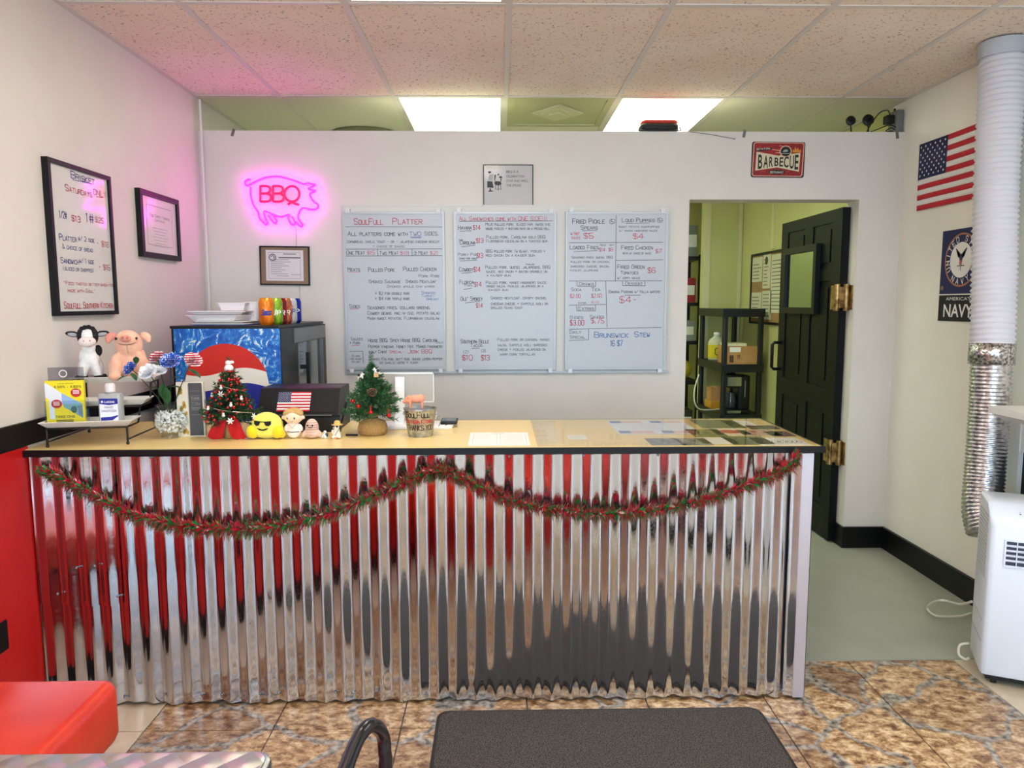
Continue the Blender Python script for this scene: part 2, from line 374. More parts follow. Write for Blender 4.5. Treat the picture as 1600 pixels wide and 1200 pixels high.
# square vent with a diamond deflector over the kitchen
M_vent = mat('vent_olive_metal', (176, 172, 138), .5)
vt = thing('ceiling_vent', 'square ceiling vent with diamond deflector between the kitchen light panels', 'vent', (XE[3], YE[6], ZC))
w = XE[4]-XE[3]
MB().box(.012, w-.012, .012, .66, .003, .012).build('plate', M_vent, vt)
mb = MB()
for a, b2 in ((.012, .05), (w-.05, w-.012)): mb.box(a, b2, .05, .62, -.004, .003)
mb.box(.012, w-.012, .012, .05, -.004, .003).box(.012, w-.012, .62, .66, -.004, .003); mb.build('frame', M_vent, vt)
cx, cy = w/2, .33
for r_, z_ in ((.15, -.003), (.10, -.008), (.05, -.013)):
    MB().prism([(cx-r_, cy), (cx, cy-r_*1.2), (cx+r_, cy), (cx, cy+r_*1.2)], z_-.004, z_+.004).build('deflector', mat('vent_pale', (196, 190, 160), .5), vt)
MB().box(.012, w-.012, .66, GD-.012, .002, .014).build('filler_panel', M_ktile, vt)
# round air diffuser, mostly hidden behind the partition
rv = thing('round_vent', 'round dark ceiling diffuser peeking over the partition, left', 'vent', (-.87, 4.98, ZC-.002))
MB().lathe([(.23, 0), (.235, -.012), (.20, -.03), (.19, -.03)], 32).build('outer_ring', mat('vent_dark', (120, 116, 84), .5), rv, 40)
MB().lathe([(.15, -.005), (.15, -.03), (.08, -.045), (.02, -.045)], 32).build('cone', mat('vent_dark', (120, 116, 84), .5), rv, 40)

# walls
wl = struct('wall_left', MB().box(XL-.12, XL, YR, YK, 0, ZC+.05), M_wall)
MB().box(XL, XL+.008, YR, 2.5, .1, .945).build('wainscot', M_red, wl)
struct('wall_right', MB().box(XR, XR+.12, YR, YB+.14, 0, ZC+.05), M_wallR)
struct('wall_kitchen_right', MB().box(XR, XR+.12, YB+.14, YK, 0, ZC+.05), M_kwall)
DX0, DX1, DZ = 1.064, 2.016, 2.002
wb = MB().box(XL, DX0, YB, YB+.14, 0, ZW).box(DX0, DX1, YB, YB+.14, DZ, ZW).box(DX1, XR, YB, YB+.14, 0, ZW)
wbo = struct('wall_back', wb, M_wall)
# far kitchen walls
struct('wall_far', MB().box(XL, XR, YK, YK+.1, 0, ZC+.05), M_kwall); struct('wall_stub', MB().box(1.90, XR, 6.8, 6.9, 0, ZC+.05), M_kwall)
for i, (x0, x1) in enumerate(((1.90, 1.955), (2.215, 2.25))):
    struct('trim_%d' % (i+1), MB().box(x0, x1, 6.785, 6.8, 0, ZC), mat('kitchen_trim', (222, 216, 170), .4))
struct('trim_3', MB().box(XR-.012, XR, 6.0, 6.05, 1.87, ZC), mat('kitchen_trim'))
# storefront behind the camera
sf = MB().box(XL, XR, YR-.12, YR, 0, .36).box(XL, XR, YR-.12, YR, 2.36, ZC+.05)
for x0, x1 in ((XL, -1.45), (-.3, -.2), (1.0, 1.1), (2.1, XR)): sf.box(x0, x1, YR-.12, YR, .36, 2.36)
sfo = struct('wall_front', sf, M_wall)
MB().box(XL, XR, YR, YR+.008, .1, .34).build('wainscot', M_red, sfo)
for i, (x0, x1) in enumerate(((-1.45, -.3), (-.2, 1.0), (1.1, 2.1))):
    w_ = struct('window_%d' % (i+1), MB().box(x0, x0+.04, YR-.09, YR-.03, .36, 2.36).box(x1-.04, x1, YR-.09, YR-.03, .36, 2.36).box(x0+.04, x1-.04, YR-.09, YR-.03, .36, .41).box(x0+.04, x1-.04, YR-.09, YR-.03, 2.31, 2.36), mat('dark_window_frame', (70, 70, 72), .4, .8))
    MB().box(x0+.04, x1-.04, YR-.062, YR-.058, .41, 2.31).build('pane', clear('window_glass', (246, 250, 250), .1), w_)

# baseboards, rail, corner trims
struct('baseboard_left', MB().box(XL, XL+.015, YR, 2.49, 0, .1), M_black)
struct('baseboard_right', MB().box(XR-.018, XR, 1.2, YB, 0, .125), M_black)
struct('baseboard_back', MB().box(DX1-.012, XR-.018, YB-.018, YB, 0, .125).box(DX1-.012, DX1, YB, YB+.16, 0, .125), M_black)
struct('trim_4', MB().box(XL, XL+.012, YR, 4.0, .948, 1.029), M_black)
struct('trim_5', MB().tube([(XL+.03, YB-.035, 1.0), (XL+.03, YB-.035, ZC-.02)], .007, 8), M_trimw)

# the black kitchen door standing open
D0, D1, DXF, DTH = 4.205, 5.10, 1.967, .045
door = struct('door_1', MB().box(DXF+.008, DXF+DTH, D0, D1, .012, 1.972), noise_col('black_door_paint', [(.3, (5, 6, 7)), (.7, (9, 11, 10))], 30, .5, stretch=(1, 1, .15), bump=.35))
M_door = MATS['black_door_paint']; M_door.node_tree.nodes['Principled BSDF'].inputs['Specular IOR Level'].default_value = .22
# stiles and rails stand proud of the panel field
def dbox(n, y0, y1, z0, z1, x0=DXF, x1=DXF+.009): MB().box(x0, x1, y0, y1, z0, z1).build(n, M_door, door)
for y0, y1 in ((D0, D0+.12), (D1-.11, D1), (4.595, 4.71)): dbox('stile', y0, y1, .012, 1.972)
for z0, z1 in ((.012, .2), (.80, .92), (1.56, 1.63), (1.90, 1.972)):
    dbox('rail', D0+.12, 4.595, z0, z1); dbox('rail', 4.71, D1-.11, z0, z1)
for y0, y1 in ((D0+.15, 4.565), (4.74, D1-.14)):
    for z0, z1 in ((.24, .76), (.96, 1.52), (1.67, 1.865)): dbox('raised_panel', y0, y1, z0, z1, DXF+.002, DXF+.009)
MB().box(DXF-.03, DXF, 4.47, 4.51, 1.36, 1.79).box(DXF-.03, DXF, 4.95, 4.99, 1.36, 1.79).box(DXF-.03, DXF, 4.51, 4.95, 1.36, 1.40).box(DXF-.03, DXF, 4.51, 4.95, 1.75, 1.79).build('window_frame', M_black, door)
MB().box(DXF-.012, DXF-.006, 4.51, 4.95, 1.40, 1.75).build('pane', mat('dark_mirror_glass', (150, 160, 150), .06, 1), door, label='small reflecting window pane')
MB().tube([(DXF, 5.045, 1.155), (DXF-.045, 5.045, 1.155), (DXF-.06, 5.045, 1.14), (DXF-.06, 5.045, .985), (DXF-.045, 5.045, .97), (DXF, 5.045, .97)], .011, 8).build('door_handle', M_black, door, True)
M_brass = noise_col('aged_brass', [(.35, (112, 84, 48)), (.6, (190, 158, 104))], 30, .38, .85)
for z0, z1 in ((1.39, 1.53), (.485, .62)):
    h = MB().box(DXF-.006, DXF, 4.215, 4.30, z0, z1).cyl((DXF-.012, 4.205, z0-.006), (DXF-.012, 4.205, z1+.006), .017, 14).cyl((DXF+.03, 4.18, z0-.006), (DXF+.03, 4.18, z1+.006), .017, 14)
    h.box(DXF-.012, DXF+.03, 4.178, 4.19, z0+.01, z1-.01).build('spring_hinge', M_brass, door, 40, label='aged brass double spring hinge')
    MB().box(DX1-.004, DX1, 4.14, 4.18, z0, z1).build('hinge_leaf', M_brass, door)

# ================================================================== COUNTER
def galvanized():
    m = mat('galvanized_steel', (204, 210, 220), .16, 1); t, N, L, b = nt(m)
    ge = N.new('ShaderNodeNewGeometry'); v = N.new('ShaderNodeTexVoronoi'); v.inputs['Scale'].default_value = 130; L.new(ge.outputs['Position'], v.inputs['Vector'])
    mr = N.new('ShaderNodeMapRange'); mr.inputs['To Min'].default_value = .05; mr.inputs['To Max'].default_value = .15; L.new(v.outputs['Color'], mr.inputs['Value']); L.new(mr.outputs[0], b.inputs['Roughness'])
    n = N.new('ShaderNodeTexNoise'); n.inputs['Scale'].default_value = 7; n.inputs['Detail'].default_value = 3; L.new(ge.outputs['Position'], n.inputs['Vector'])
    bn = N.new('ShaderNodeBump'); bn.inputs['Strength'].default_value = .05; bn.inputs['Distance'].default_value = .002; L.new(n.outputs[0], bn.inputs['Height']); L.new(bn.outputs[0], b.inputs['Normal'])
    return m
M_galv = galvanized()
CX1 = 1.10; YF = 2.49; PITCHW = .0677; AMP = .0075
cr = thing('counter_base', 'order counter front clad in corrugated galvanized metal sheets', 'counter', (0, YF, 0))
MB().box(XL+.012, CX1-.004, .03, .56, .0, .912).build('carcass', mat('counter_carcass', (60, 54, 50), .6), cr)
def wave(x):
    return AMP*math.asin(.95*math.sin(2*PI*x/PITCHW))/math.asin(.95)
def sheet(x0, x1, z0, z1, yo=0):
    n = max(8, int((x1-x0)/PITCHW*16)); mb = MB(); xs = [x0+(x1-x0)*i/n for i in range(n+1)]
    lip = [z0+.004*math.sin(x*23)+.002*math.sin(x*61) for x in xs]
    fr_ = [(x, wave(x)+yo) for x in xs]
    mb.add([q for (x, y), l in zip(fr_, lip) for q in ((x, y, l), (x, y, z1))], [(2*i, 2*i+2, 2*i+3, 2*i+1) for i in range(n)])
    mb.add([q for (x, y), l in zip(fr_, lip) for q in ((x, y+.001, l), (x, y+.001, z1))], [(2*i+1, 2*i+3, 2*i+2, 2*i) for i in range(n)])
    mb.add([q for (x, y), l in zip(fr_, lip) for q in ((x, y, l), (x, y+.001, l))], [(2*i+1, 2*i+3, 2*i+2, 2*i) for i in range(n)])
    return mb.build('corrugated_sheet', M_galv, cr, True)
sx = [P(u, 1000, y=YF).x for u in (190, 448, 741, 1030)]
sheet(XL+.014, sx[0]+.02, .012, .40, .002); sheet(XL+.014, sx[0]+.015, .378, .908, -.003)
for a, b_, yo in ((sx[0], sx[1]+.02, 0), (sx[1], sx[2]+.02, .0015), (sx[2], sx[3]+.02, 0), (sx[3], CX1-.03, .0015)): sheet(a, b_, .012, .908, yo-.001)
MB().box(CX1-.042, CX1, -.012, -.0095, .01, .908).box(CX1-.002, CX1, -.012, .5, .01, .908).build('corner_trim', mat('bare_aluminium', (208, 206, 222), .35, .75), cr)
M_screw = mat('screw_head', (150, 150, 150), .3, 1)
sc0 = None
for (u, v_) in [(192, 1092), (255, 1088), (313, 1089), (344, 1089), (404, 1087), (433, 1086), (523, 1085), (550, 1085), (637, 1086), (667, 1086), (912, 1082), (940, 1083), (996, 1083), (1026, 1082), (1109, 1083), (1139, 1083), (1225, 1081), (88, 930), (117, 889), (146, 886), (182, 934), (167, 716), (232, 716), (386, 716), (515, 716), (665, 714), (795, 714), (912, 713), (1030, 712)]:
    p = P(u, v_, y=YF-.01); q = (p.x, wave(p.x)-.0045-(.003 if u < 190 else 0), p.z)
    if sc0 is None: sc0 = MB().ball((0, 0, 0), (.0042, .003, .0042), 8, 6).build('screw', M_screw, cr, True, loc=q)
    else: share(sc0, 'screw', cr, q)

M_lam = noise_col('maple_yellow_laminate', [(.3, (236, 206, 134)), (.7, (242, 214, 146))], 6, .3, stretch=(1, 6, 1))
YT0, YT1, XT1 = 2.468, 3.09, 1.133
ctp = thing('countertop', 'pale yellow laminate countertop with black edge band', 'countertop', (0, YT0, .912))
MB().box(XL, XT1, 0, .012, 0, .0222).box(XL, XT1, YT1-YT0-.012, YT1-YT0, 0, .0222).box(XT1-.012, XT1, .012, YT1-YT0-.012, 0, .0222).build('edge_band', M_black, ctp)
MB().box(XL, XT1-.012, .012, YT1-YT0-.012, .0, .023).build('laminate_top', M_lam, ctp)

# tinsel garland swagged along the counter front
gp = [(62, 733), (85, 740), (130, 764), (200, 800), (255, 815), (300, 823), (350, 826), (400, 825), (450, 819), (500, 806), (550, 788), (600, 768), (640, 750), (665, 739), (690, 736), (715, 744), (760, 766), (800, 782), (850, 794), (900, 801), (950, 803), (1000, 800), (1050, 792), (1100, 780), (1150, 765), (1200, 745), (1230, 728), (1243, 714)]
gl = [P(u, v_, y=2.452) for u, v_ in gp]
path = []
for i in range(len(gl)-1):
    p0, p1, p2, p3 = gl[max(i-1, 0)], gl[i], gl[i+1], gl[min(i+2, len(gl)-1)]
    for k in range(8):
        t = k/8; path.append(.5*((2*p1)+(p2-p0)*t+(2*p0-5*p1+4*p2-p3)*t*t+(3*p1-p0-3*p2+p3)*t**3))
path.append(gl[-1])
gar = thing('tinsel_garland', 'red and green tinsel garland swagged along the metal counter front', 'garland', path[0])
MB(Matrix.Translation(-path[0])).tube(path, .003, 6).build('core_wire', mat('garland_wire', (60, 50, 40), .5), gar)
def tinsel(count, rng, rlen, wid, m, bias):
    mb = MB(Matrix.Translation(-path[0]))
    for i in range(count):
        s_ = rng.random()*(len(path)-1); k = int(s_); p = path[k].lerp(path[k+1], s_-k); t = (path[k+1]-path[k]).normalized()
        a = rng.uniform(0, 2*PI); d = Vector((0, math.cos(a), math.sin(a))); d.z += bias
        d = (d + t*rng.uniform(-.5, .5)); d.normalize()
        if d.y > .3: d.y = -d.y
        ln = rng.uniform(*rlen)*(.6 if k < 6 else 1); sd = d.cross(t).normalized()*wid*rng.uniform(.6, 1.3)
        tw = (t*rng.uniform(-1, 1)+Vector((0, -1, 0))*rng.uniform(0, .6))*wid
        e = p+d*ln+Vector((0, 0, -.004)); m_ = p+d*ln*.5+tw*.6
        q = [p-sd*.3, p+sd*.3, m_+sd, e+tw*.5, m_-sd]
        for v in q:
            if v.y > 2.466: v.y = 2.466
        mb.add(q, [(0, 1, 2, 3, 4)])
    o = mb.build('tinsel', m, gar); o['kind'] = 'stuff'; return o
rg = random.Random(3)
tinsel(5200, rg, (.022, .05), .0030, mat('tinsel_red', (228, 46, 70), .3, .3), .14)
tinsel(3400, rg, (.022, .048), .0036, mat('tinsel_green', (40, 166, 78), .3, .3), -.3)
tinsel(1500, rg, (.025, .052), .0014, mat('tinsel_dark', (130, 84, 90), .35, .4), 0)
tinsel(1100, rg, (.018, .042), .0042, mat('tinsel_silver', (244, 216, 206), .2, .4), -.1)

# clear cover sheet with cards and flyers under it
Zp = CT+.0005
def card(name, label, cat, u0, v0, u1, v1, m, group=None, skew=0, deco=None):
    """a flat printed sheet; pixel corners of its front-left and back-right give its place on the counter"""
    a = P(u0, v0, z=CT); b_ = P(u1, v1, z=CT); w_, d_ = abs(b_.x-a.x), abs(b_.y-a.y)
    t = thing(name, label, cat, (min(a.x, b_.x), min(a.y, b_.y), Zp), skew, group)
    MB().box(0, w_, 0, d_, 0, .0005).build('sheet', m, t)
    if deco: deco(t, w_, d_)
    return t
M_paper = mat('white_paper', (240, 238, 232), .6)
def ink(n, c=None): return mat('ink_'+n, c, .6)
def lines_deco(col, n, x0=.1, x1=.9, h=.0022, jit=.3, y0=.08, y1=.92):
    def f(t, w_, d_):
        mb = MB()
        for i in range(n):
            y = d_*(y0+(y1-y0)*(i+.5)/n); e = x1-random.random()*jit
            flat(mb, rect(w_*x0, w_*e, y-h/2, y+h/2), (0, 0, .0005), UX, Vector((0, 1, 0)), .0002)
        mb.build('print', col, t)
    return f
def menu_deco(t, w_, d_):
    mb = MB(); Y = Vector((0, 1, 0))
    for bx0, bx1 in ((.06, .46), (.52, .95)):
        for e in (rect(w_*bx0, w_*bx1, d_*.06, d_*.065), rect(w_*bx0, w_*bx1, d_*.86, d_*.866), rect(w_*bx0, w_*bx0+.001, d_*.06, d_*.86), rect(w_*bx1, w_*bx1+.001, d_*.06, d_*.86)): flat(mb, e, (0, 0, .0005), UX, Y, .0002)
        for i in range(11): flat(mb, rect(w_*(bx0+.03), w_*(bx1-.03-random.random()*.1), d_*(.1+i*.068), d_*(.1+i*.068)+.0015), (0, 0, .0005), UX, Y, .0002)
    flat(mb, rect(w_*.4, w_*.6, d_*.91, d_*.93), (0, 0, .0005), UX, Y, .0002)
    mb.build('print', ink('grey', (150, 150, 150)), t)
card('menu_sheet', 'white printed menu sheet lying loose on the countertop', 'paper', 731, 697, 824, 676, M_paper, deco=menu_deco)
def flyer_deco(t, w_, d_):
    Y = Vector((0, 1, 0)); r_ = MB(); b_ = MB(); k_ = MB()
    for fx, fy in ((.02, .78), (.55, .78), (.02, .06), (.55, .06)):
        for i in range(4): flat(r_, rect(w_*(fx+.14), w_*(fx+.42), d_*(fy+i*.045), d_*(fy+i*.045+.025)), (0, 0, .0005), UX, Y, .0002)
        flat(b_, rect(w_*fx, w_*(fx+.14), d_*fy, d_*(fy+.17)), (0, 0, .0005), UX, Y, .0002)
    for i in range(5): strokes(k_, 'military discount veterans', (w_*.08, d_*(.30+i*.09), .0005), UX, Y, .012, w_*.84, .0012, .2, .0002)
    r_.build('stripes', ink('flagred', (222, 140, 130)), t); b_.build('cantons', ink('flagblue', (96, 116, 170)), t); k_.build('print', ink('slate', (120, 130, 150)), t)
card('flag_flyer', 'white flyer with small flags under clear counter cover', 'paper', 968, 679, 1064, 657, mat('pale_blue_paper', (224, 230, 240), .6), deco=flyer_deco)
card('note_paper', 'pale note with faint writing at cover sheet\'s left edge', 'paper', 842, 692, 864, 658, mat('cream_note', (226, 208, 168), .6), deco=lines_deco(ink('faint', (170, 160, 140)), 6, jit=.5))
card('coupon', 'small white coupon under clear cover, near the middle', 'paper', 889, 687, 914, 680, M_paper, deco=lines_deco(ink('faint'), 3))
Mc = lambda n, a, b_, sc=40: noise_col(n, [(.35, a), (.6, b_)], sc, .6)
cards = [('dark slate photo card, leftmost of the collage front row', 1018, 696, 1058, 685, Mc('card_slate', (72, 80, 84), (130, 134, 132)), None),
 ('grey photo card beside the leftmost slate one in front row', 1066, 696, 1100, 685, Mc('card_grey', (96, 100, 96), (170, 168, 156)), None),
 ('white card with small red print in collage front row', 1100, 694, 1141, 684, M_paper, lines_deco(ink('red', (190, 40, 40)), 4)),
 ('dark green photo card with food on a plate, front row', 1146, 695, 1188, 682, Mc('card_green', (48, 62, 52), (110, 110, 84)), None),
 ('large white card with cursive words at counter\'s front right corner', 1190, 696, 1243, 684, M_paper, None),
 ('large olive green photo card in the collage back row', 1098, 669, 1142, 656, Mc('card_olive', (84, 88, 66), (120, 122, 96)), None),
 ('white card next to the olive photo, back row', 1144, 668, 1166, 657, M_paper, lines_deco(ink('olive', (150, 140, 80)), 3)),
 ('olive and black photo card in the collage middle row', 1087, 683, 1120, 671, Mc('card_yellow', (60, 56, 40), (150, 140, 70)), None),
 ('cream card with red emblem in the collage middle row', 1122, 680, 1158, 670, mat('cream_card', (234, 228, 206), .6), None),
 ('card with red and white food photo, middle row', 1164, 681, 1206, 672, Mc('card_red', (150, 60, 50), (220, 200, 180)), None),
 ('thin dark photo strip near the counter\'s back right corner', 1174, 671, 1208, 665, Mc('card_dark', (50, 54, 52), (96, 98, 90)), None),
 ('dark teal photo card at the right edge, middle row', 1208, 682, 1228, 674, Mc('card_teal', (36, 60, 56), (150, 120, 110)), None)]
def emblem(t, w_, d_):
    mb = MB(); flat(mb, disc(min(w_, d_)*.3, 20, (w_/2, d_/2)), (0, 0, .0005), UX, Vector((0, 1, 0)), .0002); mb.build('emblem', ink('red', (190, 40, 40)), t)
def cursive(t, w_, d_):
    mb = MB(); strokes(mb, 'delicious', (w_*.1, d_*.3, .0005), UX, Vector((0, 1, 0)), d_*.35, w_*.8, .003, .2, .0002, .3); mb.build('print', ink('mauve', (120, 90, 100)), t)
for i, (lb, u0, v0, u1, v1, m_, dc) in enumerate(cards):
    card('collage_card', lb, 'card', u0, v0, u1, v1, m_, 'picture cards under the clear counter cover', deco=emblem if 'emblem' in lb else cursive if 'cursive' in lb else dc)
cov = MB().box(.133, XT1-.014, YT0+.014, YT1-.014, 0, .003).build('clear_cover', clear('acrylic_sheet', (252, 252, 250), .13, .03), loc=(0, 0, CT+.0016))
tag(cov, 'clear acrylic cover sheet over the right part of the countertop', 'cover sheet')

# ------------------------------------------------------------------ tiered tray stand with things on it
M_porc = mat('white_porcelain', (226, 224, 218), .22)
M_iron = mat('black_iron', (16, 14, 14), .45)
ts = thing('tray_stand', 'three-tier white serving tray stand on black wire frame', 'tray stand', (-1.448, 2.585, CT), R(11))
TIER = [(0, 0, .068), (.022, .10, .128), (.036, .20, .203)]
def tray(w_, d_):
    mb = MB(); a, c = w_/2, d_/2
    rings = [(a-.022, c-.022, 0), (a-.018, c-.018, .003), (a, c, .020), (a-.003, c-.003, .0215), (a-.021, c-.021, .006), (a-.024, c-.024, .0055)]
    vs = [(sx_*x, sy_*y, z) for x, y, z in rings for sx_, sy_ in ((-1, -1), (1, -1), (1, 1), (-1, 1))]
    fs = [(3, 2, 1, 0), tuple(range(20, 24))]+[(i*4+j, i*4+(j+1) % 4, (i+1)*4+(j+1) % 4, (i+1)*4+j) for i in range(5) for j in range(4)]
    return mb.add(vs, fs)
tr0 = tray(.30, .115).build('tray', M_porc, ts, loc=TIER[0])
for q in TIER[1:]: share(tr0, 'tray', ts, q)
fr = MB()
for s_ in (-1, 1):
    x = s_*.128
    fr.tube([(x, -.045, .004), (x, -.045, .066)], .0042, 6).tube([(x, -.045, .064), (x+.01, .055, .064), (x+.02, .056, .124), (x+.03, .15, .126), (x+.035, .155, .2), (x+.036, .25, .2), (x+.036, .25, .004)], .0035, 6)
    fr.tube([(x, -.045, .02), (x+.036, .25, .02)], .003, 6).ball((x, -.045, .006), .006, 8, 6).ball((x+.036, .25, .006), .006, 8, 6)
fr.tube([(-.128, -.045, .064), (.128, -.045, .064)], .0035, 6).tube([(-.108, .056, .124), (.148, .056, .124)], .0035, 6).tube([(-.092, .25, .2), (.164, .25, .2)], .0035, 6)
fr.build('wire_frame', M_iron, ts, True)
TSM = Matrix.Translation((-1.448, 2.585, CT)) @ Matrix.Rotation(R(11), 4, 'Z')
def on_tier(k, lx, ly): return tuple(TSM @ Vector((TIER[k][0]+lx, TIER[k][1]+ly, TIER[k][2]+.006)))
# leaflet holder
M_yel = mat('leaflet_yellow', (246, 224, 10), .5)
lh = thing('leaflet_holder', 'clear acrylic holder with yellow take-one leaflets on front tray', 'leaflet holder', on_tier(0, -.075, 0), R(11))
MB().box(-.066, .066, -.018, -.016, 0, .085).box(-.066, .066, .014, .016, 0, .16).box(-.066, .066, -.016, .014, 0, .002).box(-.066, -.064, -.016, .014, 0, .085).box(.064, .066, -.016, .014, 0, .085).build('holder', clear('clear_plastic', (248, 250, 250), .3), lh)
MB().rbox(-.06, .055, .016, .019, .15, .2, .0014, 2).build('suction_tab', clear('clear_plastic_grey', (214, 214, 220), .3), lh)
MB().tube([(-.01+.012*math.cos(a*PI/8), .013, .178+.012*math.sin(a*PI/8)) for a in range(16)], .0016, 6, closed=True).build('suction_ring', M_white, lh)
for k in range(3): MB().box(-.061, .061, -.013+k*.006, -.009+k*.006, .003, .155).build('leaflet', M_yel, lh)
O_ = Vector((-.061, -.0135, .003)); L_ = {}
def lf(key, pts):
    L_.setdefault(key, MB()); flat(L_[key], [(p[0]*.122, p[1]*.152) for p in pts], O_, UX, UZ, .0004)
lf('pale', [(0, .95), (.05, .95), (.42, .72), (.42, .45), (0, .62)]); lf('pale', [(.08, .12), (.22, .12), (.22, .55), (.08, .6)]); lf('sky', [(.42, .72), (.95, .46), (.42, .46)]); lf('teal', [(.45, .46), (.95, .46), (.95, .12), (.78, .22), (.45, .4)])
lf('green', disc(.08, 12, (.72, .33))); lf('sky', [(.82, .42), (.94, .42), (.94, .16), (.82, .22)])
for key, c in (('pale', (232, 234, 238)), ('sky', (150, 186, 226)), ('teal', (128, 176, 178)), ('green', (60, 120, 50))): L_[key].build('print_patch', ink(key, c), lh)
mb = MB()
flat(mb, [(p[0]*.122, p[1]*.152) for p in disc(.14, 20, (.80, .72), sy=.72)], O_, UX, UZ, .0007); flat(mb, [(p[0]*.122, p[1]*.152) for p in disc(.14, 20, (.28, .47), sy=.72)], O_, UX, UZ, .0007); mb.build('red_badge', ink('red'), lh)
mb = MB(); typed(mb, 'LOW RATES', O_+Vector((.042, 0, .141)), UX, UZ, .0035, .05, .0007); typed(mb, '4.50% - 4.85%', O_+Vector((.028, 0, .127)), UX, UZ, .0085, .088, .0007); typed(mb, 'TAKE ONE', O_+Vector((.028, 0, .021)), UX, UZ, .0095, .062, .0007)
for i in range(2): flat(mb, rect(.03, .085, .006+i*.006, .009+i*.006), O_, UX, UZ, .0007)
mb.build('lettering', ink('black', (24, 22, 20)), lh)
mb = MB()
for cx_, cz_ in ((.098, .112), (.034, .072)):
    for i in range(3): flat(mb, rect(cx_-.010, cx_+.010, cz_-.006+i*.005, cz_-.003+i*.005), O_, UX, UZ, .0009)
mb.build('badge_print', ink('pinkwhite', (250, 214, 214)), lh)
# sanitizer bottle
M_gel = mat('sanitizer_gel', (224, 226, 226), .15); M_gel.node_tree.nodes['Principled BSDF'].inputs['Transmission Weight'].default_value = .55
hb = thing('sanitizer_bottle', 'clear pump bottle of hand sanitizer on front tray', 'bottle', on_tier(0, .068, 0), R(4))
MB().rbox(-.04, .04, -.018, .018, 0, .108, .012).build('bottle_body', M_gel, hb, 50)
MB().lathe([(.018, .100), (.014, .112), (.014, .114)], 16).build('neck', M_gel, hb, True)
MB().lathe([(.0175, .112), (.0175, .134), (.014, .140), (.011, .142)], 20).build('cap', mat('frosted_cap', (226, 220, 220), .3), hb, 40)
O_ = Vector((0, -.0185, 0))
mb = MB(); flat(mb, rect(-.031, .031, .006, .085), O_, UX, UZ, .0006); mb.build('label', mat('label_white', (244, 244, 248), .5), hb)
mb = MB(); flat(mb, [(-.031, .07), (0, .066), (.031, .07), (.031, .089), (-.031, .089)], O_, UX, UZ, .001)
flat(mb, [(-.029, .01), (.01, .012), (.03, .026), (.03, .03), (.005, .024), (-.029, .022)], O_, UX, UZ, .001); mb.build('label_band', ink('navy', (24, 36, 150)), hb)
mb = MB(); typed(mb, 'HAND', O_+Vector((0, 0, .054)), UX, UZ, .008, .028, .001, 'C'); typed(mb, 'SANITIZER', O_+Vector((0, 0, .041)), UX, UZ, .008, .052, .001, 'C'); mb.build('lettering', ink('darkblue', (40, 60, 130)), hb)
mb = MB(); strokes(mb, 'Luxzone', O_+Vector((-.014, 0, .0745)), UX, UZ, .007, .034, .0012, .1, .0015); flat(mb, disc(.004, 10, (-.022, .078)), O_, UX, UZ, .0015); mb.build('brand_lettering', ink('white', (250, 250, 250)), hb)

# ------------------------------------------------------------------ plush cow and pig on the top tray
E3 = lambda a, b_, c: Euler((R(a), R(b_), R(c)))
M_plushw = noise_col('white_plush', [(.3, (226, 222, 220)), (.7, (244, 242, 240))], 60, .95, bump=.5, bscale=300, sheen=.3)
M_plushk = noise_col('black_plush', [(.3, (14, 13, 14)), (.7, (30, 28, 30))], 60, .95, bump=.5, bscale=300)
M_plushp = noise_col('peach_plush', [(.3, (240, 178, 148)), (.7, (248, 196, 168))], 40, .9, bump=.4, bscale=300, sheen=.3)
M_plushpd = mat('pink_plush', (226, 150, 132), .9)
M_eye = mat('black_bead', (8, 8, 9), .1)
cow = thing('plush_cow', 'black and white plush cow standing on the top tray', 'plush toy', on_tier(2, -.090, -.012), R(24))
blob('body', [((0, .012, .085), (.036, .04, .046)), ((-.022, -.012, .042), (.017, .018, .045), E3(0, 12, 0)), ((.022, -.012, .042), (.017, .018, .045), E3(0, -12, 0)), ((-.026, .036, .04), (.018, .02, .042)), ((.026, .036, .04), (.018, .02, .042)),
     ((0, -.006, .125), (.024, .026, .03)), ((0, -.02, .165), (.027, .027, .030))], .004, M_plushw, cow, 'white body and legs')
for s_ in (-1, 1):
    blob('head_patch', [((s_*.021, -.014, .168), (.0145, .026, .030))], .0035, M_plushk, cow)
    ear = blob('ear', [((s_*.048, -.012, .176), (.025, .006, .012), E3(0, s_*-8, 0))], .003, M_plushk, cow)
    b_ = MB().ball((s_*.048, -.0175, .174), (.017, .0025, .007), 10, 6, E3(0, s_*-8, 0).to_matrix()).build('ear_lining', mat('grey_plush', (170, 168, 172), .9), ear, True)
    for yy in (-.014, .036): MB().lathe([(.019, .0), (.021, .006), (.019, .018), (.012, .021)], 16, (s_*.031, yy, 0)).build('hoof', M_plushk, cow, True)
    MB().ball((s_*.024, -.041, .170), (.0035, .0025, .0042), 8, 6).build('eye', M_eye, cow, True)
blob('muzzle', [((0, -.043, .148), (.030, .019, .020))], .0035, mat('muzzle_plush', (238, 222, 216), .9), cow)
MB().ball((-.010, -.0605, .152), (.003, .002, .0035), 8, 6).build('nostril', M_plushpd, cow, True); MB().ball((.010, -.0605, .152), (.003, .002, .0035), 8, 6).build('nostril', M_plushpd, cow, True)
blob('side_patch', [((.030, .004, .112), (.014, .02, .022))], .003, M_plushk, cow)
blob('hair_tuft', [((x, -.016+dy, .196+dz), (.009, .011, .011)) for x, dy, dz in ((-.018, 0, -.003), (-.007, -.004, .002), (.006, 0, .003), (.018, .002, -.003), (0, .012, .001))], .0025, M_plushk, cow, it=1)

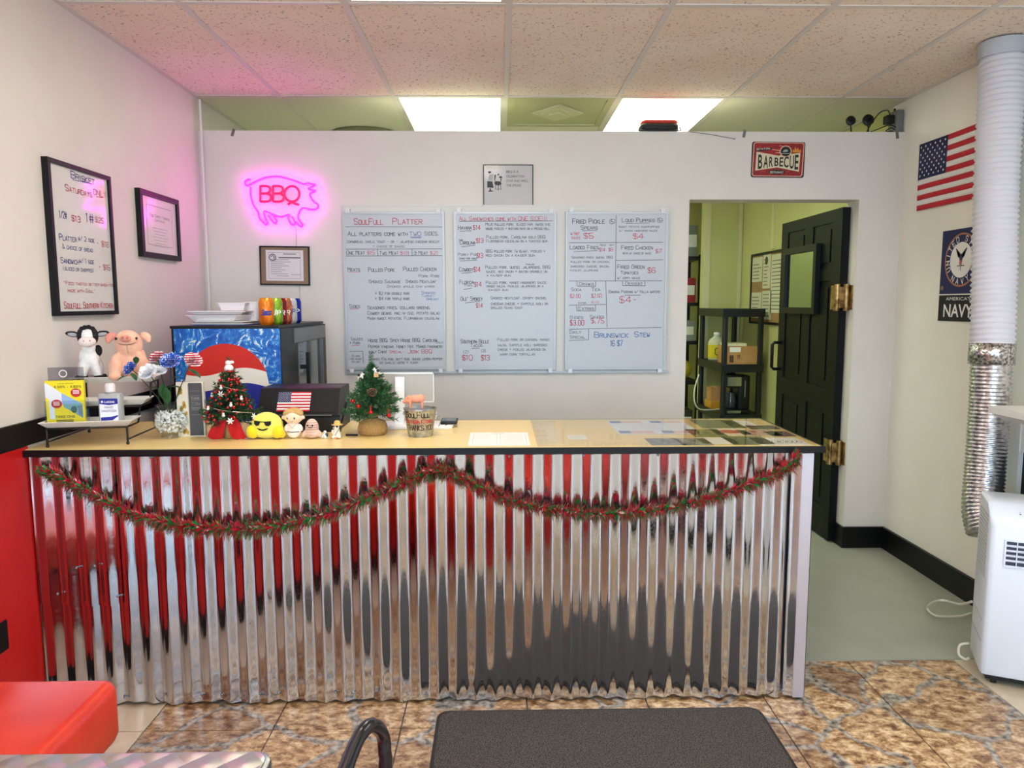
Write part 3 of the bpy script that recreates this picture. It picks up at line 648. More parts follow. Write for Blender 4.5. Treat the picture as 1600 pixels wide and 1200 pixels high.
pig = thing('plush_pig', 'large peach plush pig sitting on the top tray', 'plush toy', on_tier(2, .047, -.005), R(20))
blob('body', [((0, .02, .07), (.058, .05, .07)), ((0, -.002, .135), (.049, .044, .052)), ((0, -.02, .155), (.042, .036, .034)), ((-.046, -.024, .05), (.024, .026, .055), E3(0, 10, 0)), ((.048, -.024, .05), (.024, .026, .055), E3(0, -14, 0)), ((-.05, -.035, .016), (.022, .028, .016)), ((.058, -.035, .016), (.024, .028, .016))], .0045, M_plushp, pig, 'peach plush body')
sn = blob('snout', [((-.004, -.054, .158), (.020, .014, .014))], .003, M_plushpd, pig)
for s_ in (-1, 1):
    MB().tube([(-.004+s_*.0075+.003*math.cos(a*PI/5), -.069, .161+.0035*math.sin(a*PI/5)) for a in range(10)], .0009, 5, closed=True).build('nostril', mat('brown_thread', (110, 60, 50), .7), sn)
    MB().ball((s_*.034-.003, -.043, .158), (.0045, .004, .0055), 10, 8).build('eye', M_eye, pig, True)
    blob('ear', [((s_*.060, -.002, .164), (.022, .008, .015), E3(0, s_*35, 0)), ((s_*.068, -.008, .150), (.010, .006, .012))], .003, M_plushpd if s_ < 0 else M_plushp, pig)
MB().tube([(-.028, -.0545, .140), (-.014, -.061, .136), (0, -.063, .1355), (.016, -.060, .137), (.028, -.053, .142)], .0011, 5).tube([(0, -.0625, .136), (0, -.056, .118), (.001, -.047, .10)], .0007, 5).build('mouth_stitch', mat('brown_thread'), pig)

# ------------------------------------------------------------------ flower vase
vb = P(262, 684, z=CT)
vz = thing('flower_vase', 'round glass bowl of white pebbles with fabric flowers', 'vase', (vb.x+.01, vb.y+.01, CT))
M_glass = clear('bowl_glass', (244, 248, 248), .3)
MB().lathe([(.034, 0), (.036, .008), (.028, .014), (.045, .024), (.060, .05), (.061, .07), (.052, .095), (.040, .108), (.044, .118), (.052, .123)], 28, caps=False).build('bowl', M_glass, vz, True)
pb = MB(); rg = random.Random(5)
for i in range(330):
    for _ in range(30):
        x, y, z = rg.uniform(-.055, .055), rg.uniform(-.055, .055), rg.uniform(.022, .1)
        rr = math.hypot(x, y); lim = .052*math.sqrt(max(0, 1-((z-.062)/.05)**2))+.003
        if rr < lim and rr > lim-.02: break
    pb.ball((x, y, z), (rg.uniform(.005, .0075), rg.uniform(.004, .006), rg.uniform(.003, .0045)), 7, 5, E3(rg.uniform(0, 360), rg.uniform(0, 360), 0).to_matrix())
o = pb.build('pebbles', noise_col('white_pebble', [(.4, (226, 222, 214)), (.6, (246, 244, 240))], 50, .5), vz, True); o['kind'] = 'stuff'
M_leaf = noise_col('fabric_leaf', [(.3, (22, 62, 26)), (.7, (40, 92, 40))], 30, .6)
M_stem = mat('green_stem', (36, 66, 30), .6)
def leaf(mb, p, d, ln, wd, sag=.2):
    d = Vector(d).normalized(); sd = d.cross(UZ); sd = sd.normalized() if sd.length > .05 else Vector((1, 0, 0)); nn = sd.cross(d)
    pts = []
    for k in range(6):
        t = k/5; c = Vector(p)+d*ln*t-UZ*sag*ln*t*t; w_ = wd*math.sin(PI*min(1, t*.92+.08))**.8
        pts += [c-sd*w_+nn*w_*.25, c, c+sd*w_+nn*w_*.25]
    mb.add(pts, [(3*k+j, 3*k+j+1, 3*k+j+4, 3*k+j+3) for k in range(5) for j in range(2)])
def wave_mat(name, a, b_, scale):
    m = mat(name, a, .8); t, N, L, b = nt(m); tc = N.new('ShaderNodeTexCoord'); w_ = N.new('ShaderNodeTexWave'); w_.bands_direction = 'Z'; w_.inputs['Scale'].default_value = scale; w_.inputs['Distortion'].default_value = 1.5; L.new(tc.outputs['Object'], w_.inputs['Vector'])
    r = N.new('ShaderNodeValToRGB'); r.color_ramp.interpolation = 'CONSTANT'; r.color_ramp.elements[0].color = S(*a); r.color_ramp.elements[1].position = .5; r.color_ramp.elements[1].color = S(*b_); L.new(w_.outputs['Fac'], r.inputs[0]); L.new(r.outputs[0], b.inputs['Base Color']); return m
M_stripe = wave_mat('striped_fabric', (206, 40, 56), (244, 236, 236), 38)
def dots_mat(name, base, dot, scale, th):
    m = mat(name, base, .8); t, N, L, b = nt(m); tc = N.new('ShaderNodeTexCoord'); v = N.new('ShaderNodeTexVoronoi'); v.inputs['Scale'].default_value = scale; v.inputs['Randomness'].default_value = .4; L.new(tc.outputs['Object'], v.inputs['Vector'])
    r = N.new('ShaderNodeValToRGB'); r.color_ramp.interpolation = 'CONSTANT'; r.color_ramp.elements[0].color = S(*dot); r.color_ramp.elements[1].position = th; r.color_ramp.elements[1].color = S(*base); L.new(v.outputs['Distance'], r.inputs[0]); L.new(r.outputs[0], b.inputs['Base Color']); return m
M_star = dots_mat('starred_fabric', (44, 88, 190), (240, 244, 255), 150, .36)
M_rose = mat('white_rose_fabric', (244, 242, 244), .8)
def flower(name, c, r, m, tilt, label):
    """rose of cupped overlapping petals, facing direction tilt"""
    q = Vector((0, 0, 1)).rotation_difference(Vector(tilt).normalized()).to_matrix().to_4x4()
    mb = MB(Matrix.Translation(c) @ q)
    for layer, (n, rr, el, hh) in enumerate(((7, 1.0, 18, .0), (6, .92, 40, .06), (5, .78, 60, .1), (4, .55, 74, .16), (3, .32, 84, .25))):
        for i in range(n):
            a = 2*PI*(i+.5*layer)/n; ca, sa = math.cos(a), math.sin(a); vs = []
            for k in range(5):
                t = k/4
                for j in range(-2, 3):
                    wv = j/2*.62*rr*r*math.sin(PI*(.15+.7*t))*(1.15); out = rr*r*(.12+.88*t*math.cos(R(el))); zz = rr*r*t*math.sin(R(el))+hh*r-.12*r*(abs(j)/2)**2*(1 if layer else .4)+.05*r*math.sin(j*2+i)
                    vs.append((out*ca-wv*sa, out*sa+wv*ca, zz))
            mb.add(vs, [(k*5+j, k*5+j+1, k*5+j+6, k*5+j+5) for k in range(4) for j in range(4)])
    return mb.build('flower_head', m, vz, True, label)
v0 = Vector(vz.location)
def FP(u, v_, yy): return P(u, v_, y=yy)-v0
heads = [(FP(206, 577, 2.66), .030, M_star, (-.5, -.6, .6), 'blue flower with white stars'), (FP(233, 583, 2.62), .036, M_rose, (-.2, -.7, .7), 'white rose'), (FP(250, 580, 2.645), .024, M_rose, (.3, -.5, .8), 'white rosebud'),
         (FP(267, 566, 2.67), .038, M_star, (.1, -.6, .7), 'blue flower with white stars'), (FP(246, 560, 2.72), .030, M_stripe, (-.3, -.5, .7), 'red and white striped flower'), (FP(301, 564, 2.72), .034, M_stripe, (.5, -.5, .6), 'red and white striped flower')]
for c, r_, m_, tl, lb in heads:
    flower('flower_head', c, r_, m_, tl, lb)
    MB().tube([(0, 0, .07), (c.x*.35, c.y*.35, .07+(c.z-.07)*.45), (c.x*.85, c.y*.85, c.z-.02), tuple(c)], .0017, 6).build('stem', M_stem, vz)
for c, d, ln in ((FP(200, 587, 2.64), (-.3, -.3, -.1), .04), (FP(213, 568, 2.64), (.1, -.2, .6), .035), (FP(247, 607, 2.65), (-.9, -.1, .12), .05), (FP(262, 606, 2.64), (.9, -.1, .2), .05), (FP(294, 577, 2.68), (.8, -.2, -.35), .055), (FP(250, 571, 2.68), (-.6, 0, .2), .04), (FP(270, 590, 2.66), (.5, -.3, .1), .035), (FP(205, 583, 2.63), (.5, -.3, -.4), .035), (FP(255, 600, 2.66), (-.1, .1, -1), .05), (FP(258, 606, 2.65), (.15, -.1, -1), .055)):
    mb = MB(); leaf(mb, c, d, ln, ln*.3); mb.build('leaf', M_leaf, vz, True)

# ------------------------------------------------------------------ standing guest book
gb_ = P(277, 683, z=CT)
bk = thing('guest_book', 'standing cream and grey guest book with gold leaf print', 'book', (gb_.x, gb_.y+.01, CT), R(4))
MB().box(0, .098, 0, .022, 0, .205).build('cover', mat('cream_cover', (240, 230, 206), .5), bk)
MB().box(.046, .092, -.0025, 0, .004, .202).build('cover_band', mat('charcoal_card', (74, 72, 76), .5), bk)
mb = MB(); rg = random.Random(9)
for cx_, cz_ in ((.02, .18), (.012, .165), (.03, .12), (.022, .105), (.028, .09), (.016, .025), (.028, .02)):
    for i in range(4): flat(mb, [(cx_+p[0], cz_+p[1]) for p in disc(rg.uniform(.003, .007), 8, (rg.uniform(-.007, .007), rg.uniform(-.007, .007)), sy=1.5)], (0, 0, 0), UX, UZ, .0005)
mb.build('leaf_print', mat('gold_leaf', (206, 170, 84), .35, .6), bk)
mb = MB()
for i, wd in enumerate(('', 'THANK', 'You', 'Notes', '', '')):
    z = .175-i*.018
    flat(mb, rect(.052, .086, z-.003, z-.0022), (0, -.0025, 0), UX, UZ, .0005)
    if wd: strokes(mb, wd, (.053, -.0025, z-.017), UX, UZ, .009, .032, .001, .1, .0005)
mb.build('lettering', ink('silver', (160, 158, 150)), bk)
for i in range(28):
    for x in (.044, .094): pass
o = MB()
for i in range(34):
    z = .006+i*.0058
    for x in (.045, .0935): o.cyl((x-.0015, -.0035, z), (x+.0015, -.0035, z), .0014, 6)
o = o.build('spiral_binding', mat('dark_wire', (50, 46, 44), .4, .6), bk); o['kind'] = 'stuff'

# ------------------------------------------------------------------ small christmas trees
M_need = noise_col('pine_needle', [(.3, (16, 48, 22)), (.7, (44, 92, 44))], 20, .6)
M_need2 = noise_col('pine_needle_bright', [(.3, (22, 62, 34)), (.7, (58, 116, 62))], 20, .6)
M_barkk = mat('brown_twig', (72, 50, 34), .8)
M_berry = mat('red_berry', (190, 18, 26), .25)
M_burlap = noise_col('burlap', [(.3, (150, 112, 62)), (.7, (190, 150, 92))], 200, .9, bump=.6)
def needles(parent, base, top, rad, m, seed, lay=11, nlen=.013):
    """conical crown: twigs in whorls, each set with needles"""
    g = random.Random(seed); mb = MB(); tw = MB()
    for L in range(lay):
        t = L/(lay-1); z = base+(top-base)*t; rr = rad*(1-t)**.85*(1+.1*g.uniform(-1, 1))+.008; nb = max(7, int(24*(1-t)+6))
        for k in range(nb):
            a = 2*PI*(k+g.random()*.7)/nb; d = Vector((math.cos(a), math.sin(a), g.uniform(-.25, .3)+t*.7)).normalized(); ln = rr*g.uniform(.8, 1.15)
            p0 = Vector((0, 0, z)); tw.tube([p0, p0+d*ln], .0008, 4)
            nn = int(16+ln*420)
            for i in range(nn):
                s_ = g.uniform(.25, 1.0); p = p0+d*ln*s_; e = (d*.7+Vector((g.uniform(-1, 1), g.uniform(-1, 1), g.uniform(-1, 1)))*.8).normalized()*nlen*g.uniform(.7, 1.2)
                sd = e.cross(Vector((g.uniform(-1, 1), g.uniform(-1, 1), g.uniform(-1, 1)))).normalized()*.0014
                mb.add([p-sd, p+sd, p+e+sd*.4, p+e-sd*.4], [(0, 1, 2, 3)])
    o = mb.build('needles', m, parent); o['kind'] = 'stuff'; o = tw.build('twigs', M_barkk, parent); o['kind'] = 'stuff'
    MB().cyl((0, 0, 0.01), (0, 0, top-.01), .005, 8, .002).build('trunk', M_barkk, parent)
def place(px, py, yoff=0): p = P(px, py, z=CT); return (p.x, p.y+yoff, CT)
t1 = thing('christmas_tree', 'small Christmas tree covered in red berries with red cloth base', 'christmas tree', place(357, 686, .035))
needles(t1, .07, .255, .092, M_need, 11, 13)
g = random.Random(4)
def on_cone(z, a, rad=.085, base=.075, top=.255, k=1.0):
    rr = rad*(1-(z-base)/(top-base))**.85*k+.008; return (rr*math.cos(a), rr*math.sin(a), z)
br0 = None
for i in range(110):
    z = .07+.165*g.random(); q = on_cone(z, g.uniform(-PI, .15), k=g.uniform(.9, 1.12)); sc = g.uniform(.7, 1.2)
    if br0 is None: br0 = MB().ball((0, 0, 0), .0046, 8, 6).build('berry', M_berry, t1, True, loc=q)
    else: o = share(br0, 'berry', t1, q); o.scale = (sc,)*3
M_wht = mat('white_ornament', (240, 238, 232), .4)
for (a, z) in ((-1.9, .19), (-1.2, .13), (-2.4, .115), (-.6, .15), (-2.7, .16), (-1.5, .095)):
    q = Vector(on_cone(z, a, k=1.08)); sm_ = MB().ball(q, .006, 10, 8).ball(q+Vector((0, 0, .008)), .0045, 10, 8).build('snowman_ornament', M_wht, t1, True)
    MB().cyl(q+Vector((0, 0, .011)), q+Vector((0, 0, .0145)), .0035, 8).build('hat', M_berry, sm_)
for a, z in ((-1.25, .078), (-.35, .085), (-1.75, .17), (-2.5, .2)):
    q = Vector(on_cone(z, a, k=1.12)); mb = MB(Matrix.Translation(q) @ Matrix.Rotation(a+PI/2, 4, 'Z'))
    for k in range(6):
        an = 2*PI*k/6; c_, s_ = math.cos(an), math.sin(an); mb.add([(0, -.003, 0), (c_*.007-s_*.003, -.004, s_*.007+c_*.003), (c_*.014, -.002, s_*.014), (c_*.007+s_*.003, -.004, s_*.007-c_*.003)], [(0, 1, 2, 3)])
    mb.build('poinsettia', M_wht, t1)
gold = MB().tube([on_cone(.21-.13*i/60, -2.9+i*.17, k=1.05) for i in range(60)], .0012, 5).build('bead_string', mat('silver_beads', (200, 180, 170), .3, .7), t1)
MB().lathe([(.03, 0), (.034, .004), (.036, .04), (.03, .06), (.012, .075)], 16).build('burlap_base', M_burlap, t1, True)
for s_, ph in ((-1, 0), (1, .6)):
    vs = []
    for k in range(9):
        t = k/8
        for j in range(6):
            w_ = j/5-.5; x = s_*(.008+.034*t**.8)+w_*(.03+.03*t); y = -.036-.012*math.sin(t*2.2)+.006*math.sin(j*2.2+k*.8+ph); z = .088*(1-t)**.9+.002+(.008 if j in (0, 5) else 0)*t
            vs.append((x, y, z))
    MB().add(vs, [(k*6+j, k*6+j+1, k*6+j+7, k*6+j+6) for k in range(8) for j in range(5)]).build('red_cloth', mat('red_felt', (198, 16, 22), .85), t1, True)
tp = MB().lathe([(.004, .247), (.017, .252), (.0165, .262), (.012, .27), (.004, .275)], 14).build('topper', M_wht, t1, True, label='white figure topper in a red coat')
MB().lathe([(.02, .245), (.02, .251), (.012, .253)], 14).build('red_hem', M_berry, tp, True)
MB().ball((0, -.004, .279), (.011, .010, .009), 12, 8).build('head', M_wht, tp, True)
MB().ball((.012, -.002, .281), (.009, .006, .006), 10, 6).build('ear', M_wht, tp, True)
o = MB()
for k in range(26):
    a = g.uniform(0, 2*PI); o.tube([(0, .004, .285), (.012*math.cos(a), .006*math.sin(a), .287+.016*g.random())], .0006, 4)
o = o.build('top_sprig', M_need, t1); o['kind'] = 'stuff'

t2 = thing('christmas_tree', 'small green Christmas tree in burlap with pinecone and red ornaments', 'christmas tree', place(579, 682, .05))
needles(t2, .085, .255, .098, M_need2, 21, 11, .016)
MB().lathe([(.046, 0), (.054, .006), (.057, .025), (.05, .048), (.02, .062), (.018, .068), (.034, .082), (.042, .088)], 22).build('burlap_base', M_burlap, t2, True)
MB().tube([(.02*math.cos(a*PI/8), .02*math.sin(a*PI/8), .065) for a in range(16)], .0022, 6, closed=True).build('twine', M_barkk, t2)
pc = MB()
for L in range(7):
    for k in range(7):
        a = 2*PI*(k+.5*(L % 2))/7; r_ = .016*math.sin(PI*(L+1.2)/8.6); pc.ball((.012+r_*math.cos(a), -.062+r_*.5*math.sin(a)-.004, .155+L*.0045), (.0045, .0045, .0022), 6, 4)
pc.build('pinecone', noise_col('pinecone_brown', [(.3, (70, 42, 30)), (.7, (130, 92, 66))], 80, .7), t2, True)
for a, z, cy_ in ((-2.35, .135, 0), (-1.95, .12, 0), (-1.45, .10, 1), (-.85, .085, 1)):
    q = Vector(on_cone(z, a, .098, .085, .255, 1.08)); ob_ = MB().ball(q, .0075, 12, 8).build('bauble', mat('red_foil', (206, 16, 32), .15, .5), t2, True)
    if cy_: MB().cyl(q+Vector((0, 0, .006)), q+Vector((-.002, .004, .024)), .0022, 6).build('hanger', mat('red_foil'), ob_)
o = MB()
for k in range(90):
    a = g.uniform(0, 2*PI); z = .25+.06*g.random(); o.tube([(0, 0, z), (.011*math.cos(a), .011*math.sin(a), z+.01*g.random())], .0006, 4)
o = o.build('top_sprig', M_need2, t2); o['kind'] = 'stuff'
M_toyw = mat('toy_white', (238, 236, 230), .4); M_toyk = mat('toy_black', (18, 17, 18), .4); M_toytan = mat('toy_tan', (196, 158, 104), .5)
for (u, v_, flip, lb) in ((563, 586, 1, 'tiny black and white toy cow on the left tree branch'), (589, 579, -1, 'tiny toy cow with tan sign at the burlap tree top')):
    q = P(u, v_, y=t2.location.y-.035); q = (q.x, q.y, q.z-.012)
    tc_ = thing('toy_cow', lb, 'toy', q, group='tiny toys perched on the burlap tree')
    blob('body', [((0, 0, .01), (.011, .006, .007)), ((-.008, 0, .003), (.003, .004, .006)), ((.008, 0, .003), (.003, .004, .006)), ((flip*.011, -.003, .018), (.006, .005, .006))], .0014, M_toyw, tc_, it=2)
    MB().ball((-flip*.004, -.003, .012), (.007, .0045, .006), 10, 6).build('black_patch', M_toyk, tc_, True); MB().ball((flip*.013, -.004, .0205), (.0045, .0045, .004), 8, 6).build('black_ear', M_toyk, tc_, True)
    if flip < 0: MB().box(-.011, .007, -.0075, -.0065, -.012, .004).build('sign_board', M_toytan, tc_)

# ------------------------------------------------------------------ little toys in front of the register
em = thing('emoji_plush', 'round yellow plush face wearing sunglasses', 'plush toy', place(412, 688, .045))
blob('body', [((0, 0, .048), (.060, .042, .050)), ((0, .0, .03), (.064, .042, .03))], .005, mat('yellow_plush', (246, 236, 100), .85, sheen=.3), em)
for s_ in (-1, 1): blob('hand', [((s_*.046, -.026, .028), (.022, .018, .026), E3(0, s_*25, 0)), ((s_*.060, -.016, .018), (.012, .014, .016))], .004, mat('yellow_plush_deep', (244, 214, 20), .85, sheen=.3), em)
def front_y(x, z): return -.043*math.sqrt(max(.02, 1-(x/.066)**2*.9-((z-.045)/.054)**2*.8))-.0035
def patch(mb, pts):
    c = (sum(p[0] for p in pts)/len(pts), sum(p[1] for p in pts)/len(pts)); vs = [(c[0], front_y(*c)-.001, c[1])]+[(x, front_y(x, z)-.001, z) for x, z in pts]
    mb.add(vs, [(0, i+1, (i+1) % len(pts)+1) for i in range(len(pts))])
mb = MB(); patch(mb, [(-.035, .072), (-.012, .070), (-.010, .066), (-.016, .055), (-.026, .053), (-.034, .060)]); patch(mb, [(.028, .070), (.004, .069), (.003, .066), (.009, .054), (.02, .052), (.028, .058)]); patch(mb, [(-.012, .070), (.005, .069), (.005, .066), (-.012, .067)])
patch(mb, [(-.026, .046), (-.014, .037), (0, .035), (.012, .038), (.02, .046), (.010, .0415), (0, .039), (-.012, .0405)])
mb.build('sunglasses_and_smile', M_plushk, em)
dl = thing('plush_doll', 'plush doll with sandy hair and white wrap robe', 'plush toy', place(456, 687, .03))
M_skin = mat('doll_fabric', (246, 216, 186), .85)
blob('body', [((0, 0, .022), (.025, .02, .022)), ((0, 0, .042), (.023, .019, .022)), ((-.024, -.003, .040), (.010, .010, .016), E3(0, 25, 0)), ((.024, -.003, .040), (.010, .010, .016), E3(0, -25, 0))], .003, mat('robe_white', (244, 232, 222), .85), dl, 'white robe')
blob('head', [((0, 0, .080), (.035, .028, .027)), ((-.036, -.002, .078), (.008, .006, .008)), ((.036, -.002, .078), (.008, .006, .008))], .003, M_skin, dl)
blob('hair', [((0, .006, .092), (.036, .028, .022)), ((-.018, -.008, .099), (.02, .016, .011), E3(0, -28, 0)), ((.02, -.006, .097), (.019, .016, .010), E3(0, 28, 0))], .003, mat('sandy_felt', (200, 160, 100), .85), dl)
MB().lathe([(.0245, .0245), (.0252, .026), (.0245, .0275)], 24, sy=.82).build('belt', M_blackp, dl, True)
for s_ in (-1, 1):
    MB().ball((s_*.013-.002, -.0275, .078), (.0022, .0015, .0042), 8, 6).build('eye', M_eye, dl, True)
    MB().tube([(s_*.018, -.016, .060), (s_*.006, -.0205, .048), (-s_*.004, -.0205, .040)], .0013, 5).build('robe_lapel', mat('robe_seam', (214, 200, 190), .85), dl)
MB().tube([(-.006, -.0278, .067), (0, -.0282, .0655), (.007, -.0278, .0675)], .0006, 5).build('smile', mat('brown_thread'), dl)
kn = thing('knit_plush', 'small pink-brown plush egg with stitched rings and face', 'plush toy', place(485, 687, .028))
blob('body', [((0, 0, .018), (.027, .022, .018)), ((0, 0, .040), (.025, .02, .034)), ((-.028, -.004, .018), (.008, .008, .014), E3(0, 20, 0)), ((.028, -.004, .018), (.008, .008, .014), E3(0, -20, 0))], .003, mat('beige_pink_plush', (226, 190, 172), .9), kn)
for z, r_ in ((.036, .0262), (.044, .0256), (.052, .0235), (.060, .0195), (.067, .013)): MB().tube([((r_+.0006)*math.cos(a*PI/10), (r_+.0006)*.81*math.sin(a*PI/10), z) for a in range(20)], .0007, 4, closed=True).build('stitch_ring', mat('brown_thread'), kn)
for s_ in (-1, 1): MB().ball((s_*.009-.002, -.0215, .051), (.003, .002, .0034), 8, 6).build('eye', M_eye, kn, True)
MB().cbox((-.001, -.0215, .044), (.013, .002, .0028)).build('mouth', M_eye, kn)
mb = MB()
for i, tx in enumerate(('Hello', 'am an', 'egg')): flat(mb, rect(-.017, .017-.004*i, .026-i*.006, .0268-i*.006), (0, -.0235, 0), UX, UZ, .001)
mb.build('print', mat('brown_thread'), kn)
pe = thing('penguin_figurine', 'tiny blue and white penguin figurine between the plush egg and the dog', 'figurine', place(507, 686, .012))
blob('body', [((0, 0, .010), (.009, .008, .011)), ((0, -.001, .024), (.006, .006, .006)), ((-.009, 0, .009), (.004, .004, .009), E3(0, 25, 0))], .0014, mat('penguin_white', (226, 238, 240), .3), pe, it=2)
MB().ball((.003, .001, .013), (.0085, .0082, .010), 10, 8).build('back_wing', mat('penguin_navy', (40, 60, 84), .3), pe, True); MB().cyl((0, -.006, .024), (-.001, -.0105, .023), .0014, 6, .0003).build('beak', mat('figurine_orange', (226, 140, 60), .4), pe)
dg = thing('dog_figurine', 'seated dog figurine in straw hat and dark sunglasses', 'figurine', place(525, 686, .016))
blob('body', [((0, 0, .014), (.015, .012, .016)), ((.001, -.001, .030), (.011, .010, .012)), ((-.011, -.009, .006), (.007, .009, .006)), ((.012, -.009, .006), (.007, .009, .006)), ((0, -.004, .044), (.012, .011, .011)), ((-.004, -.013, .041), (.007, .007, .005)), ((-.015, -.004, .026), (.004, .005, .008))], .002, mat('dog_white', (238, 228, 214), .5), dg, it=2)
ht = MB().lathe([(.021, .050), (.022, .0515), (.012, .054), (.011, .062), (.007, .066), (.001, .0665)], 20, (.002, .002, 0)).build('straw_hat', mat('straw', (218, 176, 100), .8), dg, True)
for s_ in (-1, 1): MB().ball((s_*.006-.002, -.0145, .0465), (.0052, .002, .004), 10, 6).build('sunglass_lens', M_eye, dg, True)
MB().ball((-.005, -.0195, .042), .0022, 8, 6).build('nose', M_eye, dg, True); MB().ball((.0125, -.002, .040), (.004, .006, .009), 8, 6).build('ear', M_toyk, dg, True)
MB().tube([(.008, -.011, .034), (.002, -.0125, .022), (-.004, -.012, .012)], .0009, 5).build('strap', M_toyk, dg); MB().ball((.004, -.017, .003), (.005, .004, .003), 8, 6).build('red_shoe', mat('figurine_orange'), dg, True)

# ------------------------------------------------------------------ register with flag sticker
ra, rb_ = P(407, 606, y=2.87), P(531, 606, y=2.87); rw = rb_.x-ra.x
rgt = thing('cash_register', 'black register terminal with flag sticker on its sloped back', 'register', (ra.x, 2.80, CT))
MB().prism([(0, 0), (0, .058), (.012, .064), (.02, .064), (.02, 0)], -.012, rw+.012, 'x').build('lower_housing', M_blackp, rgt)
MB().prism([(.02, 0), (.02, .070), (.028, .075), (.075, .160), (.085, .164), (.24, .164), (.25, .15), (.25, 0)], 0, rw, 'x').build('housing', M_blackp, rgt)
MB().box(.02, rw-.02, -.0015, .018, .0635, .067).build('trim_strip', mat('grey_plastic', (96, 96, 100), .3), rgt)
MB().prism([(.03, .0), (.05, 0), (.20, .09), (.185, .09)], rw, rw+.006, 'x').build('side_rib', M_blackp, rgt)
def us_flag(parent, O, U, V, w_, h_, bend=None, nseg=14):
    """thirteen stripes, canton and fifty stars on the plane O + U*x + V*y"""
    O, U, V = Vector(O), Vector(U), Vector(V); Nn = U.cross(V).normalized(); bd = bend or (lambda x, y: 0)
    MR, MW, MN = mat('flag_red', (196, 26, 44), .7), mat('flag_white', (240, 238, 236), .7), mat('flag_blue', (30, 34, 84), .7)
    def strip(x0, x1, y0, y1, off, th=.0006):
        n = nseg; vs = []; 
        for i in range(n+1):
            x = x0+(x1-x0)*i/n
            for y in (y0, y1):
                for e in (off, off+th): vs.append(O+U*x+V*y+Nn*(e+bd(x, y)))
        fs = []
        for i in range(n):
            a, b_ = i*4, (i+1)*4
            fs += [(a+1, b_+1, b_+3, a+3), (a, a+2, b_+2, b_), (a, b_, b_+1, a+1), (a+2, a+3, b_+3, b_+2)]
        return MB().add(vs, fs)
    for i in range(13):
        strip(0, w_, h_*(12-i)/13, h_*(13-i)/13, 0).build('stripe', MR if i % 2 == 0 else MW, parent, True)
    cn = strip(0, w_*.4, h_*6/13, h_, .0007).build('canton', MN, parent, True)
    mb = MB(); cw, chh = w_*.4, h_*7/13
    for r_ in range(9):
        for c_ in range(6 if r_ % 2 == 0 else 5):
            x = cw*(c_*2+1+(r_ % 2))/12; y = h_*6/13+chh*(r_+1)/10; s_ = h_*.022
            vs = [O+U*(x+(s_ if k % 2 == 0 else s_*.42)*math.sin(k*PI/5))+V*(y+(s_ if k % 2 == 0 else s_*.42)*math.cos(k*PI/5))+Nn*(.002+bd(x, y)) for k in range(10)]
            mb.add(vs+[O+U*x+V*y+Nn*(.002+bd(x, y))], [(10, (k+1) % 10, k) for k in range(10)])
    mb.build('stars', MW, cn)
sl = Vector((0, .047, .085)).normalized()
fs_ = thing('flag_sticker', 'small American flag sticker on the black register', 'sticker', (ra.x+.072, 2.80+.0275, CT+.0775))
us_flag(fs_, (0, -.0006, .0004), UX, sl, .128, .082, nseg=2)

# ------------------------------------------------------------------ white tablet stand, card reader, bucket, pig
ta, tb = P(586, 582, y=2.96), P(678, 582, y=2.96); tz0 = P(678, 628, y=2.96).z-CT; tz1 = ta.z-CT
tbm = thing('tablet_stand', 'white point-of-sale screen seen from behind on a white stand', 'tablet', (ta.x, 2.93, CT))
tw_ = tb.x-ta.x
MB().box(0, tw_, .02, .028, tz1-.006, tz1).box(tw_-.003, tw_, .02, .03, tz0, tz1).box(0, .003, .02, .03, tz0, tz1).box(0, tw_, .02, .03, tz0, tz0+.003).build('screen_frame', M_white, tbm)
MB().box(.003, tw_-.003, .023, .032, tz0+.003, tz1-.006).build('screen_back', mat('warm_grey_plastic', (178, 172, 164), .4), tbm)
sa = P(617, 590, y=2.93).x-ta.x
MB().prism([(-.03, .012), (-.005, .012), (.021, tz1-.018), (.008, tz1-.016)], sa, sa+.037, 'x').build('stand_post', M_white, tbm)
MB().rbox(sa-.045, sa+.235, -.085, .06, 0, .013, .02).build('base_plate', M_white, tbm, 40)
ph = thing('card_reader', 'black card reader resting on the white stand base', 'card reader', (P(686, 672, z=CT).x, 2.885, CT+.0135))
MB().rbox(0, .068, 0, .1, 0, .012, .006).build('reader_body', M_blackp, ph, 40); MB().box(.006, .062, .01, .09, .0118, .0128).build('screen', mat('dark_screen', (60, 66, 72), .1), ph)
MB().tube([(.03, 0, .004), (.02, -.03, -.004), (-.1, -.045, -.0095), (-.16, -.03, -.0095)], .002, 6).build('cable', M_blackp, ph)
pen = MB().cyl((0, 0, .005), (.045, -.004, .005), .004, 8).build('cable_plug', M_blackp, loc=(P(540, 682, z=CT).x, 2.71, CT)); tag(pen, 'short black plug lying between the register and burlap tree', 'plug')
bq = P(655, 684, z=CT)
bu = thing('metal_bucket', 'small galvanized tip bucket with hand-painted lettering', 'bucket', (bq.x, bq.y+.045, CT))
M_zinc = noise_col('zinc', [(.35, (140, 142, 138)), (.65, (196, 196, 190))], 45, .38, .7)
BR0, BR1, BH = .045, .060, .104
MB().lathe([(BR0, 0), (BR0+.001, .003), (BR1, BH-.004), (BR1+.003, BH-.001), (BR1+.003, BH+.002), (BR1-.001, BH+.002), (BR1-.003, BH-.006), (BR0-.002, .004)], 40).build('pail', M_zinc, bu, 40)
MB().lathe([(BR1-.003, BH-.012), (BR1-.003, BH-.008), (.02, BH-.002), (.001, BH)], 32).build('lid', mat('lid_zinc', (150, 160, 176), .3, .8), bu, True)
for s_ in (-1, 1): MB().cyl((s_*(BR1-.004), 0, BH-.018), (s_*(BR1+.004), 0, BH-.018), .006, 12).build('handle_ear', M_zinc, bu)
